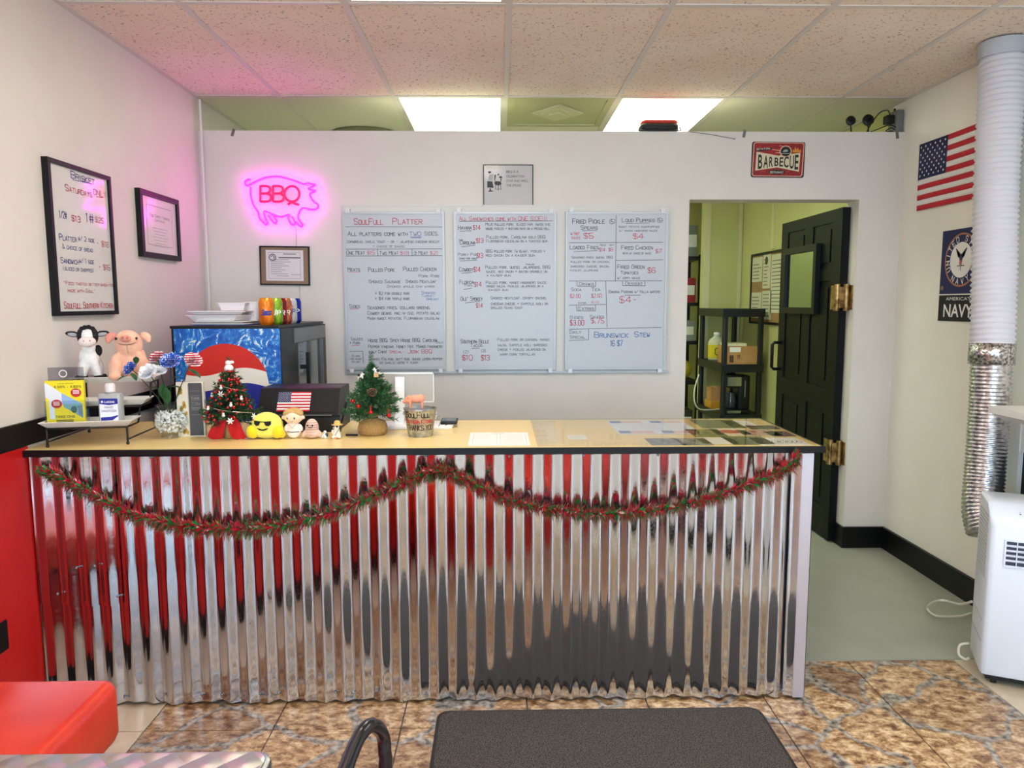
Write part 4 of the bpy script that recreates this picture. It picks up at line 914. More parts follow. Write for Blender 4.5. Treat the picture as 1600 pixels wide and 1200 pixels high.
MB().tube([(BR1+.002, 0, BH-.018)]+[(BR1*math.cos(a*PI/12)+.012*math.sin(a*PI/12), -.055*math.sin(a*PI/12), BH-.018-.05*math.sin(a*PI/12)*.9) for a in range(1, 3)]+[(BR1+.012, .01, BH-.03), (BR1+.014, .02, BH-.055), (BR1+.006, .03, BH-.075)], .0016, 6).build('handle', M_zinc, bu)
def around(text, z, h, spread, m, th=.0026, a_mid=0):
    """painted letters wrapped on the pail"""
    tmp = MB(); strokes(tmp, text, (-spread/2, 0, 0), UX, UZ, h, spread, th, .1, 0)
    mb = MB(); vs = []
    for x, y, zz in tmp.v:
        hz = z+zz; r_ = BR0+(BR1-BR0)*hz/BH+.0008; a = x/r_+a_mid; vs.append((r_*math.sin(a), -r_*math.cos(a), hz))
    mb.add(vs, tmp.f); mb.build('lettering', m, bu)
around('SoulFull', .076, .02, .098, ink('black'), .0032, -.12); around('Southern Kitchen', .054, .016, .115, ink('red', (200, 40, 36)), .0024); around('THANKS YOU', .028, .019, .104, ink('brown', (60, 34, 28)), .003, .1)
pf = thing('pig_figurine', 'pink plastic pig figurine standing on the bucket rim', 'figurine', (bq.x-.018, bq.y+.035, CT+BH+.0025))
blob('body', [((.006, 0, .034), (.030, .016, .016)), ((.022, 0, .036), (.016, .016, .016)), ((-.022, 0, .031), (.017, .0135, .0135)), ((-.037, 0, .024), (.010, .008, .007)), ((-.016, -.008, .010), (.005, .005, .014)), ((-.016, .008, .010), (.005, .005, .014)), ((.028, -.008, .011), (.005, .005, .015)), ((.028, .008, .011), (.005, .005, .015))], .0022, mat('pink_rubber', (240, 156, 122), .45), pf)
for s_ in (-1, 1): MB().ball((-.022, s_*.011, .041), (.007, .003, .006), 10, 6, E3(0, 40, 0).to_matrix()).build('ear', mat('pink_rubber'), pf, True); MB().ball((-.031, s_*.008, .031), .0014, 6, 5).build('eye', M_eye, pf, True)
MB().tube([(.038, 0, .042), (.042, .003, .044), (.040, .005, .047)], .0012, 5).build('tail', mat('pink_rubber'), pf)

# ------------------------------------------------------------------ drinks fridge with cans and boxes on it
FX0, FX1, FY0, FY1, FZ = -1.425, -.95, 3.20, 4.02, 1.335
fg = thing('drinks_fridge', 'black display fridge with red white and blue globe side panel', 'fridge', (0, 0, 0))
MB().box(FX0, FX1-.04, FY0+.004, FY1, .02, FZ-.012).build('cabinet', M_black, fg); MB().box(FX0-.004, FX1-.01, FY0, FY1, FZ-.012, FZ).build('top_panel', M_blackp, fg)
for q in ((FX0+.04, FY0+.05), (FX1-.09, FY0+.05), (FX0+.04, FY1-.05), (FX1-.09, FY1-.05)): MB().cyl((q[0], q[1], 0), (q[0], q[1], .02), .02, 10).build('foot', M_blackp, fg)
A0 = P(271, 514, y=FY0); A1 = P(437, 514, y=FY0); az0 = .85; aw, ah = A1.x-A0.x, A0.z-az0
def splash_mat():
    m = mat('icy_blue_print', (30, 100, 190), .25); t, N, L, b = nt(m); tc = N.new('ShaderNodeTexCoord')
    n = N.new('ShaderNodeTexNoise'); n.inputs['Scale'].default_value = 16; n.inputs['Detail'].default_value = 8; n.inputs['Roughness'].default_value = .7; n.inputs['Distortion'].default_value = 2.2; L.new(tc.outputs['Object'], n.inputs['Vector'])
    r = N.new('ShaderNodeValToRGB')
    while len(r.color_ramp.elements) < 4: r.color_ramp.elements.new(.5)
    for e, (p, c) in zip(r.color_ramp.elements, ((.36, (14, 66, 160)), (.52, (28, 110, 200)), (.57, (70, 156, 216)), (.61, (236, 242, 232)))): e.position = p; e.color = S(*c)
    L.new(n.outputs[0], r.inputs[0]); L.new(r.outputs[0], b.inputs['Base Color']); return m
MB().box(A0.x, A1.x, FY0-.002, FY0+.004, az0, A0.z).build('printed_panel', splash_mat(), fg)
# globe: red cap, white wave, blue bowl
gc = P(355, 603, y=FY0); gr = (P(423, 600, y=FY0).x-P(290, 600, y=FY0).x)/2; OG = Vector((gc.x, FY0-.002, gc.z))
def wav(x, lo): return (.33+.1*math.sin((x+.1)*PI*.95)) if lo == 1 else (-.03+.1*math.sin((x+.1)*PI*.95))
def band(fa, fb):
    up_ = []; dn = []
    for i in range(33):
        x = -1+2*i/32; c = math.sqrt(max(0, 1-x*x)); a = min(c, max(-c, fa(x))); b_ = min(c, max(-c, fb(x))); up_.append((x*gr, a*gr)); dn.append((x*gr, b_*gr))
    return up_, dn
for nm, fa, fb, m_ in (('globe_red', lambda x: 2, lambda x: wav(x, 1), ink('poppy', (206, 34, 20))), ('globe_white', lambda x: wav(x, 1), lambda x: wav(x, 0), ink('ivory', (232, 228, 220))), ('globe_blue', lambda x: wav(x, 0), lambda x: -2, ink('royal', (16, 30, 150)))):
    u_, d_ = band(fa, fb); mb = MB(); n = len(u_)
    mb.add([OG+UX*p[0]+UZ*p[1]+Vector((0, -.0008, 0)) for p in u_+d_], [(n+i, n+i+1, i+1, i) for i in range(n-1)]); mb.build(nm, m_, fg)
# glass door on the right-hand face
dr = MB().box(FX1-.038, FX1, FY0+.002, FY0+.26, .05, FZ-.014).box(FX1-.038, FX1, FY1-.07, FY1, .05, FZ-.014).box(FX1-.038, FX1, FY0+.26, FY1-.07, FZ-.09, FZ-.014).box(FX1-.038, FX1, FY0+.26, FY1-.07, .05, .14).build('door', M_blackp, fg)
MB().box(FX1, FX1+.006, FY0+.2, FY1-.03, FZ-.085, FZ-.02).build('header_strip', mat('grey_plastic'), dr)
MB().box(FX1-.02, FX1-.012, FY0+.26, FY1-.07, .14, FZ-.09).build('pane', mat('fridge_glass', (120, 128, 130), .08, .85), dr)
MB().box(FX1-.012, FX1+.002, FY0+.26, FY0+.272, .14, FZ-.09).box(FX1-.012, FX1+.002, FY1-.085, FY1-.07, .14, FZ-.09).build('gasket', mat('grey_plastic'), dr)
MB().box(FX1+.03, FX1+.045, FY0+.285, FY0+.31, .80, 1.20).box(FX1, FX1+.03, FY0+.29, FY0+.305, 1.12, 1.14).box(FX1, FX1+.03, FY0+.29, FY0+.305, .85, .87).build('handle', M_black, dr)
# cans
def can_mat(n, stops): return noise_col('can_'+n, stops, 18, .22, .35, dist=1)
CANS = [('orange', 'orange soda can with blue script, leftmost in the can row', (416, 503), [(.4, (224, 104, 20)), (.6, (244, 150, 30))], 'Sunkist', (30, 50, 140)), ('green', 'lime green soda can second from left in the can row', (430, 503), [(.4, (80, 150, 30)), (.6, (176, 206, 60))], 'Up', (250, 250, 250)),
        ('cherry', 'dark red soda can third from left in the can row', (437, 502), [(.4, (120, 14, 22)), (.6, (166, 24, 32))], 'Dr', (250, 240, 240)), ('brown', 'red and tan soda can third from right in the can row', (445, 502), [(.4, (170, 50, 40)), (.6, (206, 140, 90))], 'Dr', (250, 240, 230)),
        ('silver', 'silver diet soda can second from right in the can row', (453, 502), [(.4, (190, 194, 200)), (.6, (226, 228, 232))], 'PEP', (20, 40, 130)), ('blue', 'blue soda can rightmost in the can row', (460, 501), [(.4, (10, 30, 140)), (.6, (20, 50, 180))], 'P', (250, 250, 250))]
for i, (n, lb, (u, v_), st, tx, tc_) in enumerate(CANS):
    yy = 3.30+i*.07; c = P(u, 480, y=yy)
    cn = thing('soda_can', lb, 'can', (c.x, yy, FZ), group='soda cans lined up on the fridge')
    MB().lathe([(.024, 0), (.030, .008), (.033, .014), (.033, .104), (.028, .116), (.026, .1205), (.0265, .122), (.025, .1205)], 24).build('can_body', can_mat(n, st), cn, 40)
    MB().lathe([(.001, .1185), (.0245, .1185), (.0245, .120), (.001, .1195)], 20).build('can_lid', M_steel, cn)
    tmp = MB(); strokes(tmp, tx, (-.02, 0, .045), UX, UZ, .024, .042, .004, .08, 0, .2); mb = MB()
    mb.add([(.0336*math.sin(x/.033+.25), -.0336*math.cos(x/.033+.25), z) for x, y, z in tmp.v], tmp.f); mb.build('lettering', ink('can'+n, tc_), cn)
    if n in ('silver', 'blue'):
        mb = MB(); mb.add([(.0336*math.sin(a+.35), -.0336*math.cos(a+.35), .083+.011*s_) for a, s_ in [(.35*math.cos(k*PI/8), math.sin(k*PI/8)) for k in range(16)]], [tuple(range(16))]); mb.build('round_emblem', ink('poppy'), cn)
# foam trays, papers and a foam cup
def foam(name, label, u, v_, yy, w_, d_, z0, h_, rz, flip=1):
    c = P(u, v_, y=yy); t = thing(name, label, 'food container', (c.x, yy, FZ+z0), rz, 'foam containers on the fridge'); a, b_ = w_/2, d_/2
    k = .8 if flip > 0 else 1; k2 = 1 if flip > 0 else .8
    vs = [(s1*a*q, s2*b_*q, z) for q, z in ((k, 0), (k2, h_), (k2*.98, h_), (k*.95, .004 if flip > 0 else .003)) for s1, s2 in ((-1, -1), (1, -1), (1, 1), (-1, 1))]
    MB().add(vs, [(3, 2, 1, 0), (12, 13, 14, 15)]+[(i*4+j, i*4+(j+1) % 4, (i+1)*4+(j+1) % 4, (i+1)*4+j) for i in range(3) for j in range(4)]).build('tray_shell', mat('white_foam', (240, 232, 234), .7), t)
    rm_ = k2; MB().box(-a*rm_-.006, a*rm_+.006, -b_*rm_-.006, -b_*rm_, h_-.003, h_).box(-a*rm_-.006, a*rm_+.006, b_*rm_, b_*rm_+.006, h_-.003, h_).box(-a*rm_-.006, -a*rm_, -b_*rm_, b_*rm_, h_-.003, h_).box(a*rm_, a*rm_+.006, -b_*rm_, b_*rm_, h_-.003, h_).build('rim', mat('white_foam'), t)
    return t
pp = thing('paper_stack', 'thin stack of papers and folders under the foam containers', 'papers', (P(352, 500, y=3.36).x-.12, 3.27, FZ), R(-5))
for i in range(4): MB().box(i*.004, .25-i*.007, .005*i, .2, .0015+i*.004, .0045+i*.004).build('sheet', [mat('blue_folder', (60, 90, 150), .5), M_paper, mat('dark_folder', (60, 60, 66), .5), M_paper][i], pp)
foam('foam_container', 'open foam clamshell base at the bottom of the container pile', 345, 490, 3.37, .23, .17, .0185, .026, R(-6))
foam('foam_container', 'foam lid resting on the clamshell base, tilted', 348, 484, 3.38, .24, .17, .047, .016, R(4), 1)
foam('foam_container', 'small foam tray on top of the container pile', 366, 478, 3.41, .12, .1, .065, .035, R(8))
cu = thing('foam_cup', 'white foam cup behind the cans beside foam containers', 'cup', (P(394, 480, y=3.46).x, 3.47, FZ))
MB().lathe([(.028, 0), (.030, .003), (.038, .1), (.040, .102), (.038, .104), (.036, .1), (.027, .005)], 24).build('cup_wall', mat('white_foam'), cu, 40)
MB().lathe([(.0395, .0995), (.042, .1015), (.0395, .1035)], 24, caps=False).build('rim', mat('white_foam'), cu, True)

# ================================================================== WALL: menu boards
M_wb = mat('whiteboard_face', (194, 198, 206), .3)
M_alu = mat('aluminium_frame', (186, 187, 190), .5, .6)
IK = {'k': mat('marker_black', (44, 46, 56), .6), 'r': mat('marker_red', (196, 58, 76), .6), 'b': mat('marker_blue', (34, 104, 176), .6), 'n': mat('marker_navy', (40, 54, 130), .6)}
bp0, bp1 = P(533, 320, y=YB-.012), P(1044, 582, y=YB-.012)
bpn = thing('backing_board', 'long off-white backing board holding the three menu boards', 'board', (bp0.x, YB-.013, bp1.z))
bw_, bh_ = bp1.x-bp0.x, bp0.z-bp1.z
MB().box(0, bw_, 0, .012, 0, bh_).build('panel', mat('backing_panel', (222, 220, 214), .5), bpn)
MB().box(0, bw_, -.006, 0, 0, .012).build('bottom_ledge', M_alu, bpn); MB().box(0, bw_, -.003, 0, bh_-.008, bh_).box(0, .006, -.003, 0, .012, bh_-.008).box(bw_-.006, bw_, -.003, 0, .012, bh_-.008).build('edge_lip', mat('backing_panel'), bpn)
def wall_pts(kind, y=None, x=None):
    if kind == 'A': return lambda cx_, cy_: P(530+cx_*.23333, 310+cy_*.23333, y=y)
    if kind == 'B': return lambda cx_, cy_: P(870+cx_*.2334, 310+cy_*.23333, y=y)
    return lambda cx_, cy_: P(50+cx_*.2334, 230+cy_*.23333, x=x)
def write(parent, rows, rules, Q, U, base):
    """rows: (x0, baseline, x1, cap height, text, ink) ; rules: (x0,y0,x1,y1,ink) in crop coordinates"""
    by = {}
    for x0, yb, x1, h_, tx, c in rows:
        a = Q(x0, yb); b_ = Q(x1, yb); d_ = (b_-a); t_ = Q(x0, yb-h_)
        by.setdefault(c, MB()); strokes(by[c], tx, a-base, U, UZ, abs(t_.z-a.z), abs(d_.dot(U)), max(.0014, min(.0034, abs(t_.z-a.z)*.115)), .14, .0006)
    for x0, y0, x1, y1, c in rules:
        a = Q(x0, y0)-base; b_ = Q(x1, y1)-base; d_ = (b_-a).normalized(); n_ = U.cross(UZ).normalized(); s_ = n_.cross(d_)*.0013
        by.setdefault(c, MB()); by[c].add([a-s_+n_*.0005, b_-s_+n_*.0005, b_+s_+n_*.0005, a+s_+n_*.0005], [(0, 1, 2, 3)])
    for c, mb in by.items(): mb.build('lettering', IK[c], parent)
YW = YB-.035
def menu_board(label, u0, u1, v0, v1, rows, rules, kind):
    a, b_ = P(u0, v0, y=YW), P(u1, v1, y=YW); w_, h_ = b_.x-a.x, a.z-b_.z
    t = thing('menu_board', label, 'whiteboard', (a.x, YW, b_.z), group='handwritten menu boards')
    MB().box(.006, w_-.006, 0, .012, .006, h_-.006).build('writing_surface', M_wb, t)
    for q in ((0, .012, -.004, .015, 0, h_), (w_-.012, w_, -.004, .015, 0, h_), (.012, w_-.012, -.004, .015, h_-.012, h_), (.012, w_-.012, -.004, .015, 0, .016)): MB().box(*q).build('frame_rail', M_alu, t)
    for cx_, cz in ((.03, h_-.004), (w_-.03, h_-.004), (.03, -.018), (w_-.03, -.018)):
        MB().box(cx_-.011, cx_+.011, -.010, .015, cz, cz+.022).box(cx_-.004, cx_+.004, -.013, -.010, cz+.006, cz+.016).build('clip', mat('clear_clip', (232, 232, 236), .2), t)
    write(t, rows, rules, wall_pts(kind, y=YW), UX, Vector((a.x, YW, b_.z)))
K, Rr, Bb = 'k', 'r', 'b'
menu_board('whiteboard menu of platters, leftmost of the three', 535, 697, 331, 577, [
 (100, 175, 292, 40, 'SoulFull', Rr), (358, 172, 553, 40, 'Platter', Rr), (58, 250, 455, 28, 'All platters come with', K), (470, 250, 548, 26, 'TWO', Bb), (572, 248, 665, 24, 'SIDES,', K),
 (52, 298, 670, 18, 'cornbread, garlic toast - or - jalapeno cheddar biscuit', K), (225, 328, 440, 16, '+ choice of sauce!', K), (50, 375, 170, 24, 'One Meat', K), (188, 375, 238, 24, '$15', Rr), (270, 377, 395, 24, 'Two Meat', K), (408, 376, 465, 24, '$18', Rr), (500, 376, 592, 24, '3 Meat', K), (608, 376, 662, 24, '$21', Rr),
 (58, 487, 138, 24, 'Meats', K), (195, 490, 370, 26, 'Pulled Pork', K), (430, 485, 648, 26, 'Pulled Chicken', K), (532, 528, 668, 18, 'Pork Ribs', K), (198, 567, 410, 21, 'Smoked Sausage', K), (445, 566, 648, 20, 'Smoked Meatloaf', K), (320, 597, 636, 16, 'Smoked whole chx wings', K),
 (240, 645, 470, 20, '+ $2 for double ribs', K), (240, 680, 470, 20, '+ $4 for triple ribs', K), (552, 640, 642, 18, 'Smoked', Bb), (548, 660, 636, 15, 'Turkey', Bb), (586, 682, 664, 17, 'Breast', Bb), (70, 734, 138, 24, 'Sides', K),
 (190, 742, 612, 22, 'Seasoned fries, collard greens,', K), (190, 778, 672, 21, 'Cowboy beans, mac-n-chz, potato salad', K), (190, 812, 668, 19, 'Mash sweet potatos, Floribbean coleslaw', K), (78, 950, 156, 19, 'Sauces', K), (70, 976, 138, 19, '+ Rubs', K),
 (195, 962, 656, 24, 'House BBQ, Spicy House BBQ, Carolina', K), (648, 970, 694, 13, 'Gold', K), (195, 1002, 690, 21, 'Pepper Vinegar, Honey Hot, Mango Habanero', K), (203, 1036, 318, 20, 'Half Chkn!', K), (335, 1036, 438, 20, 'Special-', Rr), (458, 1038, 620, 26, 'Jerk BBQ', Rr),
 (85, 1062, 138, 14, 'Rubs', K), (72, 1080, 150, 13, 'for wings', K), (85, 1100, 145, 14, 'rub!', K), (200, 1084, 690, 18, 'Smoked 10a rub, butt rub, house lemon pepper', K), (270, 1108, 526, 17, 'or garlic herb + parm', K)],
 [(42, 190, 690, 192, K), (44, 340, 690, 338, K), (44, 386, 690, 384, K), (256, 340, 260, 385, K), (487, 340, 489, 385, K), (475, 258, 552, 258, Bb), (480, 264, 548, 264, Bb), (62, 494, 140, 492, Rr), (70, 742, 128, 740, Rr), (82, 985, 138, 983, Rr), (68, 1025, 158, 1023, K), (158, 1023, 162, 1106, K)], 'A')
menu_board('whiteboard menu of sandwiches, middle of the three', 709, 868, 331, 577, [
 (803, 148, 1390, 26, 'All Sandwiches come with ONE SIDE!!!', Rr), (797, 208, 886, 26, 'Havana', K), (895, 210, 945, 30, '$14', Rr), (980, 182, 1418, 19, 'Mojo pulled pork, sliced ham, swiss chz,', K), (982, 210, 1408, 18, 'house pickles + mustard mayo on a pressd roll', K),
 (800, 285, 830, 14, 'the', K), (808, 308, 910, 26, 'Carolina', K), (916, 298, 964, 30, '$13', Rr), (985, 268, 1380, 20, 'Pulled pork, Carolina gold BBQ', K), (985, 294, 1392, 18, 'Floribbean coleslaw on a toasted bun', K), (797, 384, 916, 18, 'Porky Pig', K), (797, 408, 925, 14, '(dunkd pork sand)', K), (920, 398, 962, 30, '$13', Rr),
 (982, 362, 1380, 19, 'BBQ pulled pork (w slaw), pickles +', K), (982, 389, 1308, 18, 'red onion on a kaiser bun', K), (803, 488, 896, 26, 'Cowboy', K), (900, 492, 944, 32, '$14', Rr), (980, 470, 1412, 20, 'Pulled pork, queso, jalapenos, BBQ', K), (1250, 446, 1306, 10, 'pickled', K), (985, 498, 1392, 18, 'sauce, red onion + bacon crumble on', K), (988, 523, 1146, 17, 'a kaiser bun', K),
 (806, 572, 900, 24, 'Florida', K), (840, 590, 890, 18, 'Man', K), (902, 592, 952, 32, '$14', Rr), (982, 572, 1395, 19, 'Pulled pork, mango habanero sauce,', K), (988, 596, 1366, 18, 'mango salsa, pickled jalapenos on a', K), (1000, 620, 1130, 17, 'kaiser bun', K), (814, 684, 958, 26, 'Ole\' Smokey', K), (916, 732, 960, 28, '$14', Rr),
 (1014, 676, 1390, 19, 'Smoked meatloaf, crispy onions,', K), (1016, 714, 1396, 19, 'cheddar cheese + chipotle aioli on', K), (1016, 740, 1228, 18, 'grilled texas toast', K), (814, 970, 1002, 26, 'Southern Belle', K), (878, 994, 958, 20, 'Tacos', K), (826, 1038, 872, 20, '(2)', K), (946, 1030, 986, 20, '(3)', K), (824, 1084, 892, 34, '$10', Rr), (950, 1084, 1006, 34, '$13', Rr),
 (1060, 954, 1404, 18, 'Pulled pork or chicken, mango', K), (1062, 990, 1392, 18, 'salsa, chipotle aioli, shredded', K), (1062, 1020, 1380, 18, 'cheese + pickled jalapenos on', K), (1078, 1052, 1310, 18, 'warm corn tortillas', K)],
 [(803, 155, 1430, 150, K), (805, 220, 886, 217, K), (820, 324, 910, 314, K), (808, 420, 925, 414, K), (818, 502, 894, 496, K), (832, 610, 888, 601, K), (842, 700, 942, 690, K), (888, 1004, 940, 1003, K)], 'A')
menu_board('whiteboard menu of sides and drinks, rightmost of the three', 884, 1039, 331, 577, [
 (106, 168, 318, 32, 'Fried Pickle', K), (348, 170, 396, 30, '(5)', K), (160, 208, 272, 26, 'Spears', K), (180, 268, 244, 36, '$5', Rr), (92, 245, 150, 22, 'w/hot', Rr), (98, 272, 158, 20, 'sauce', Rr), (436, 158, 654, 26, 'Loud Puppies', K), (668, 160, 712, 28, '(5)', K), (415, 196, 684, 14, 'sweet potato hushpuppies', K), (418, 222, 672, 14, 'w/ mango habanero sauce', K), (510, 270, 578, 34, '$4', Rr),
 (88, 340, 278, 26, 'Loaded Fries', K), (290, 318, 326, 13, 'reg', K), (352, 318, 380, 13, 'sm', K), (282, 356, 322, 24, '$14', Rr), (346, 354, 376, 22, '$8', Rr), (98, 402, 374, 16, 'Seasoned fries, queso, BBQ', K), (94, 432, 356, 16, 'pulled pork or chicken,', K), (92, 462, 352, 16, 'shredded cheese, bacon,', K), (90, 488, 274, 14, 'pickled jalapenos', K),
 (432, 342, 640, 26, 'Fried Chicken', K), (442, 374, 630, 15, 'bites w/ choice of sauce', K), (660, 366, 702, 26, '$7', Rr), (406, 470, 584, 26, 'Fried Green', K), (426, 508, 544, 22, 'Tomatoes', K), (406, 540, 556, 17, 'w/ dippy sauce', K), (608, 498, 660, 34, '$6', Rr), (150, 582, 246, 20, 'Drinks', K), (460, 580, 572, 20, 'Dessert', K), (96, 620, 162, 20, 'Soda', K), (232, 620, 288, 22, 'Tea', K), (88, 666, 158, 24, '$2.00', Rr), (232, 664, 300, 24, '$2.50', Rr), (142, 706, 218, 13, 'Water -', K), (230, 702, 284, 14, '$1.00', Rr),
 (348, 634, 690, 19, 'Banana Pudding w/ Nilla wafers', K), (420, 700, 536, 44, '$4-', Rr), (145, 748, 246, 23, 'Extras', K), (88, 806, 174, 20, 'Sides', K), (222, 802, 314, 20, 'Sauces', K), (88, 850, 182, 34, '$3.00', Rr), (230, 836, 316, 34, '$.75', Rr), (86, 904, 160, 20, 'Daily', K), (88, 938, 188, 20, 'Special', K), (252, 932, 476, 36, 'Brunswick', Bb), (520, 928, 620, 36, 'Stew', Bb), (360, 988, 440, 36, '16 $7', Bb)],
 [(80, 297, 712, 294, K), (398, 112, 392, 550, K), (393, 416, 712, 411, K), (80, 553, 706, 552, K), (328, 553, 336, 864, K), (80, 716, 328, 710, K), (80, 876, 702, 864, K), (78, 952, 213, 946, K), (213, 876, 213, 946, K), (134, 556, 136, 588, K), (136, 588, 260, 588, K), (260, 588, 260, 556, K), (438, 556, 440, 584, K), (440, 584, 592, 586, K), (592, 586, 588, 556, K), (132, 720, 134, 754, K), (134, 754, 258, 754, K), (258, 754, 258, 714, K), (112, 356, 270, 350, K), (170, 217, 270, 215, K), (462, 168, 620, 165, K), (455, 648, 560, 648, K)], 'B')

# brisket board and certificate on the left wall
UL = Vector((0, 1, 0)); XB = XL+.02
def left_frame(name, label, cat, y0, y1, z0, z1, bw, m_face, depth=.02):
    t = thing(name, label, cat, (XL, y0, z0)); w_, h_ = y1-y0, z1-z0
    MB().box(0, depth-.006, bw*.5, w_-bw*.5, bw*.5, h_-bw*.5).build('face', m_face, t)
    for q in ((0, bw, 0, h_), (w_-bw, w_, 0, h_), (bw, w_-bw, 0, bw), (bw, w_-bw, h_-bw, h_)): MB().box(0, depth+.004, *q).build('frame_rail', M_black, t)
    return t
a, b_ = P(72, 247, x=XB), P(184, 490, x=XB); c_, d_ = P(172, 274, x=XB), P(90, 495, x=XB)
by0, by1, bz0, bz1 = (a.y+d_.y)/2, (b_.y+c_.y)/2, (b_.z+d_.z)/2, (a.z+c_.z)/2
bb = left_frame('brisket_board', 'tall black-framed whiteboard with brisket prices on left wall', 'whiteboard', by0, by1, bz0, bz1, .016, mat('whiteboard_gloss', (216, 214, 210), .08))
def lw(rows, rules, t, y0, z0, depth):
    write(t, rows, rules, wall_pts('C', x=XL+depth), UL, Vector((XL, y0, z0)))
lw([(262, 205, 415, 46, 'Brisket', 'n'), (222, 290, 398, 42, 'Saturdays', 'r'), (412, 316, 496, 36, 'ONLY', 'r'), (184, 470, 232, 44, '1/2#', 'n'), (266, 494, 324, 40, '$13', 'r'), (364, 498, 412, 56, '1#', 'n'), (424, 500, 480, 34, '$25', 'r'), (184, 620, 296, 40, 'Platter', 'n'), (310, 624, 416, 32, 'w/ 2 side', 'n'), (204, 678, 404, 30, '& choice of bread', 'n'), (432, 660, 512, 36, '- $18', 'r'),
    (192, 774, 312, 38, 'Sandwich', 'n'), (318, 774, 414, 32, 'w/ 1 side', 'n'), (202, 822, 416, 28, '(sliced or chopped)', 'n'), (446, 818, 522, 36, '- $15', 'r'), (206, 920, 538, 24, '"Food tastes better when its', 'r'), (240, 970, 426, 24, 'made with Soul"', 'r'), (216, 1080, 540, 44, 'Soulfull Southern Kitchen', 'r')], [(272, 218, 404, 246, 'n'), (428, 332, 476, 338, 'r')], bb, by0, bz0, .0145)
a, b_ = P(217, 295, x=XB), P(281, 407, x=XB); c_, d_ = P(280, 312, x=XB), P(223, 402, x=XB)
fy0, fy1, fz0, fz1 = (a.y+d_.y)/2, (b_.y+c_.y)/2, (b_.z+d_.z)/2, (a.z+c_.z)/2
fc = left_frame('framed_certificate', 'black-framed training certificate on left wall', 'picture frame', fy0, fy1, fz0, fz1, .024, mat('certificate_paper', (226, 216, 216), .12))
w_, h_ = fy1-fy0, fz1-fz0; OF = Vector((.014, 0, 0)); mb = MB()
for q in (rect(.07, w_-.07, .06, .063), rect(.07, w_-.07, h_-.063, h_-.06), rect(.07, .073, .06, h_-.06), rect(w_-.073, w_-.07, .06, h_-.06)): flat(mb, q, OF, UL, UZ, .0006)
strokes(mb, 'Food Safety Training', OF+Vector((0, .1, h_*.63)), UL, UZ, .013, w_-.2, .0016, .05); strokes(mb, 'Certificate', OF+Vector((0, w_/2-.05, h_*.57)), UL, UZ, .010, .1, .0014, .05)
for i in range(7): flat(mb, rect(w_/2-.08+.012*(i % 3), w_/2+.08-.012*(i % 3), h_*.46-i*.014, h_*.46-i*.014+.002), OF, UL, UZ, .0006)
mb.build('print', ink('grey'), fc)

# licence certificate, BBQ print and tin sign on the partition
def back_frame(name, label, cat, u0, v0, u1, v1, bw, m_face, m_frame, tilt=0, depth=.014):
    a, b_ = P(u0, v0, y=YB-depth), P(u1, v1, y=YB-depth); w_, h_ = b_.x-a.x, a.z-b_.z
    t = thing(name, label, cat, (a.x, YB, b_.z)); t.rotation_euler = (0, tilt, 0)
    MB().box(bw*.5, w_-bw*.5, -depth+.004, 0, bw*.5, h_-bw*.5).build('face', m_face, t)
    for q in ((0, bw, 0, h_), (w_-bw, w_, 0, h_)): MB().box(q[0], q[1], -depth, 0, q[2], q[3]).build('frame_rail', m_frame, t)
    for q in ((bw, w_-bw, 0, bw), (bw, w_-bw, h_-bw, h_)): MB().box(q[0], q[1], -depth, 0, q[2], q[3]).build('frame_rail', m_frame, t)
    return t, w_, h_
lc, w_, h_ = back_frame('framed_licence', 'licence certificate with brown mat below the neon pig', 'picture frame', 404, 384, 484, 445, .007, noise_col('brown_mat', [(.3, (128, 100, 76)), (.7, (150, 122, 96))], 8, .5), M_black, R(.8))
O_ = Vector((0, -.010, 0)); mb = MB(); flat(mb, rect(.034, w_-.034, .024, h_-.022), O_, UX, UZ, .001); mb.build('certificate_sheet', mat('certificate_sheet', (226, 218, 220), .5), lc)
mb = MB()
for i in range(9): flat(mb, rect(.06 if i else .09, .06+.12*random.uniform(.5, 1), .05+i*.011, .052+i*.011), O_, UX, UZ, .0016)
flat(mb, rect(.105, .225, h_-.066, h_-.060), O_, UX, UZ, .0016); flat(mb, rect(.13, .2, h_-.045, h_-.041), O_, UX, UZ, .0016); flat(mb, rect(.17, .225, .058, .060), O_, UX, UZ, .0016)
for q in (rect(.048, w_-.05, .036, .0372), rect(.048, w_-.05, h_-.036, h_-.0348), rect(.048, .0492, .036, h_-.036), rect(w_-.0512, w_-.05, .036, h_-.036)): flat(mb, q, O_, UX, UZ, .0016)
mb.build('print', ink('midgrey', (96, 92, 98)), lc)
MB().tube([(.072+.018*math.cos(k*PI/10), -.0125, h_-.062+.018*math.sin(k*PI/10)) for k in range(20)], .0018, 5, closed=True).tube([(.072+.009*math.cos(k*PI/8-1), -.0125, h_-.062+.009*math.sin(k*PI/8-1)) for k in range(11)], .0018, 5).build('round_seal', ink('black'), lc)
bc, w_, h_ = back_frame('framed_print', 'thin-framed grey print of a cook grilling, hung above the boards', 'picture frame', 755, 257, 833, 321, .004, mat('grey_print_paper', (200, 198, 200), .12), M_black)
O_ = Vector((0, -.010, 0)); mb = MB()
for i, tx in enumerate(('BBQ IS A', 'CELEBRATION', 'STOP AND SMELL', 'THE SMOKE')): typed(mb, tx, O_+Vector((w_*.46, 0, h_*(.80-i*.112))), UX, UZ, .0125, w_*(.25, .36, .45, .30)[i], .0012)
mb.build('lettering', ink('darkgrey', (60, 60, 62)), bc)
mb = MB(); pc_ = lambda x, y: ((x-175)/1230*w_, (1125-y)/1010*h_)
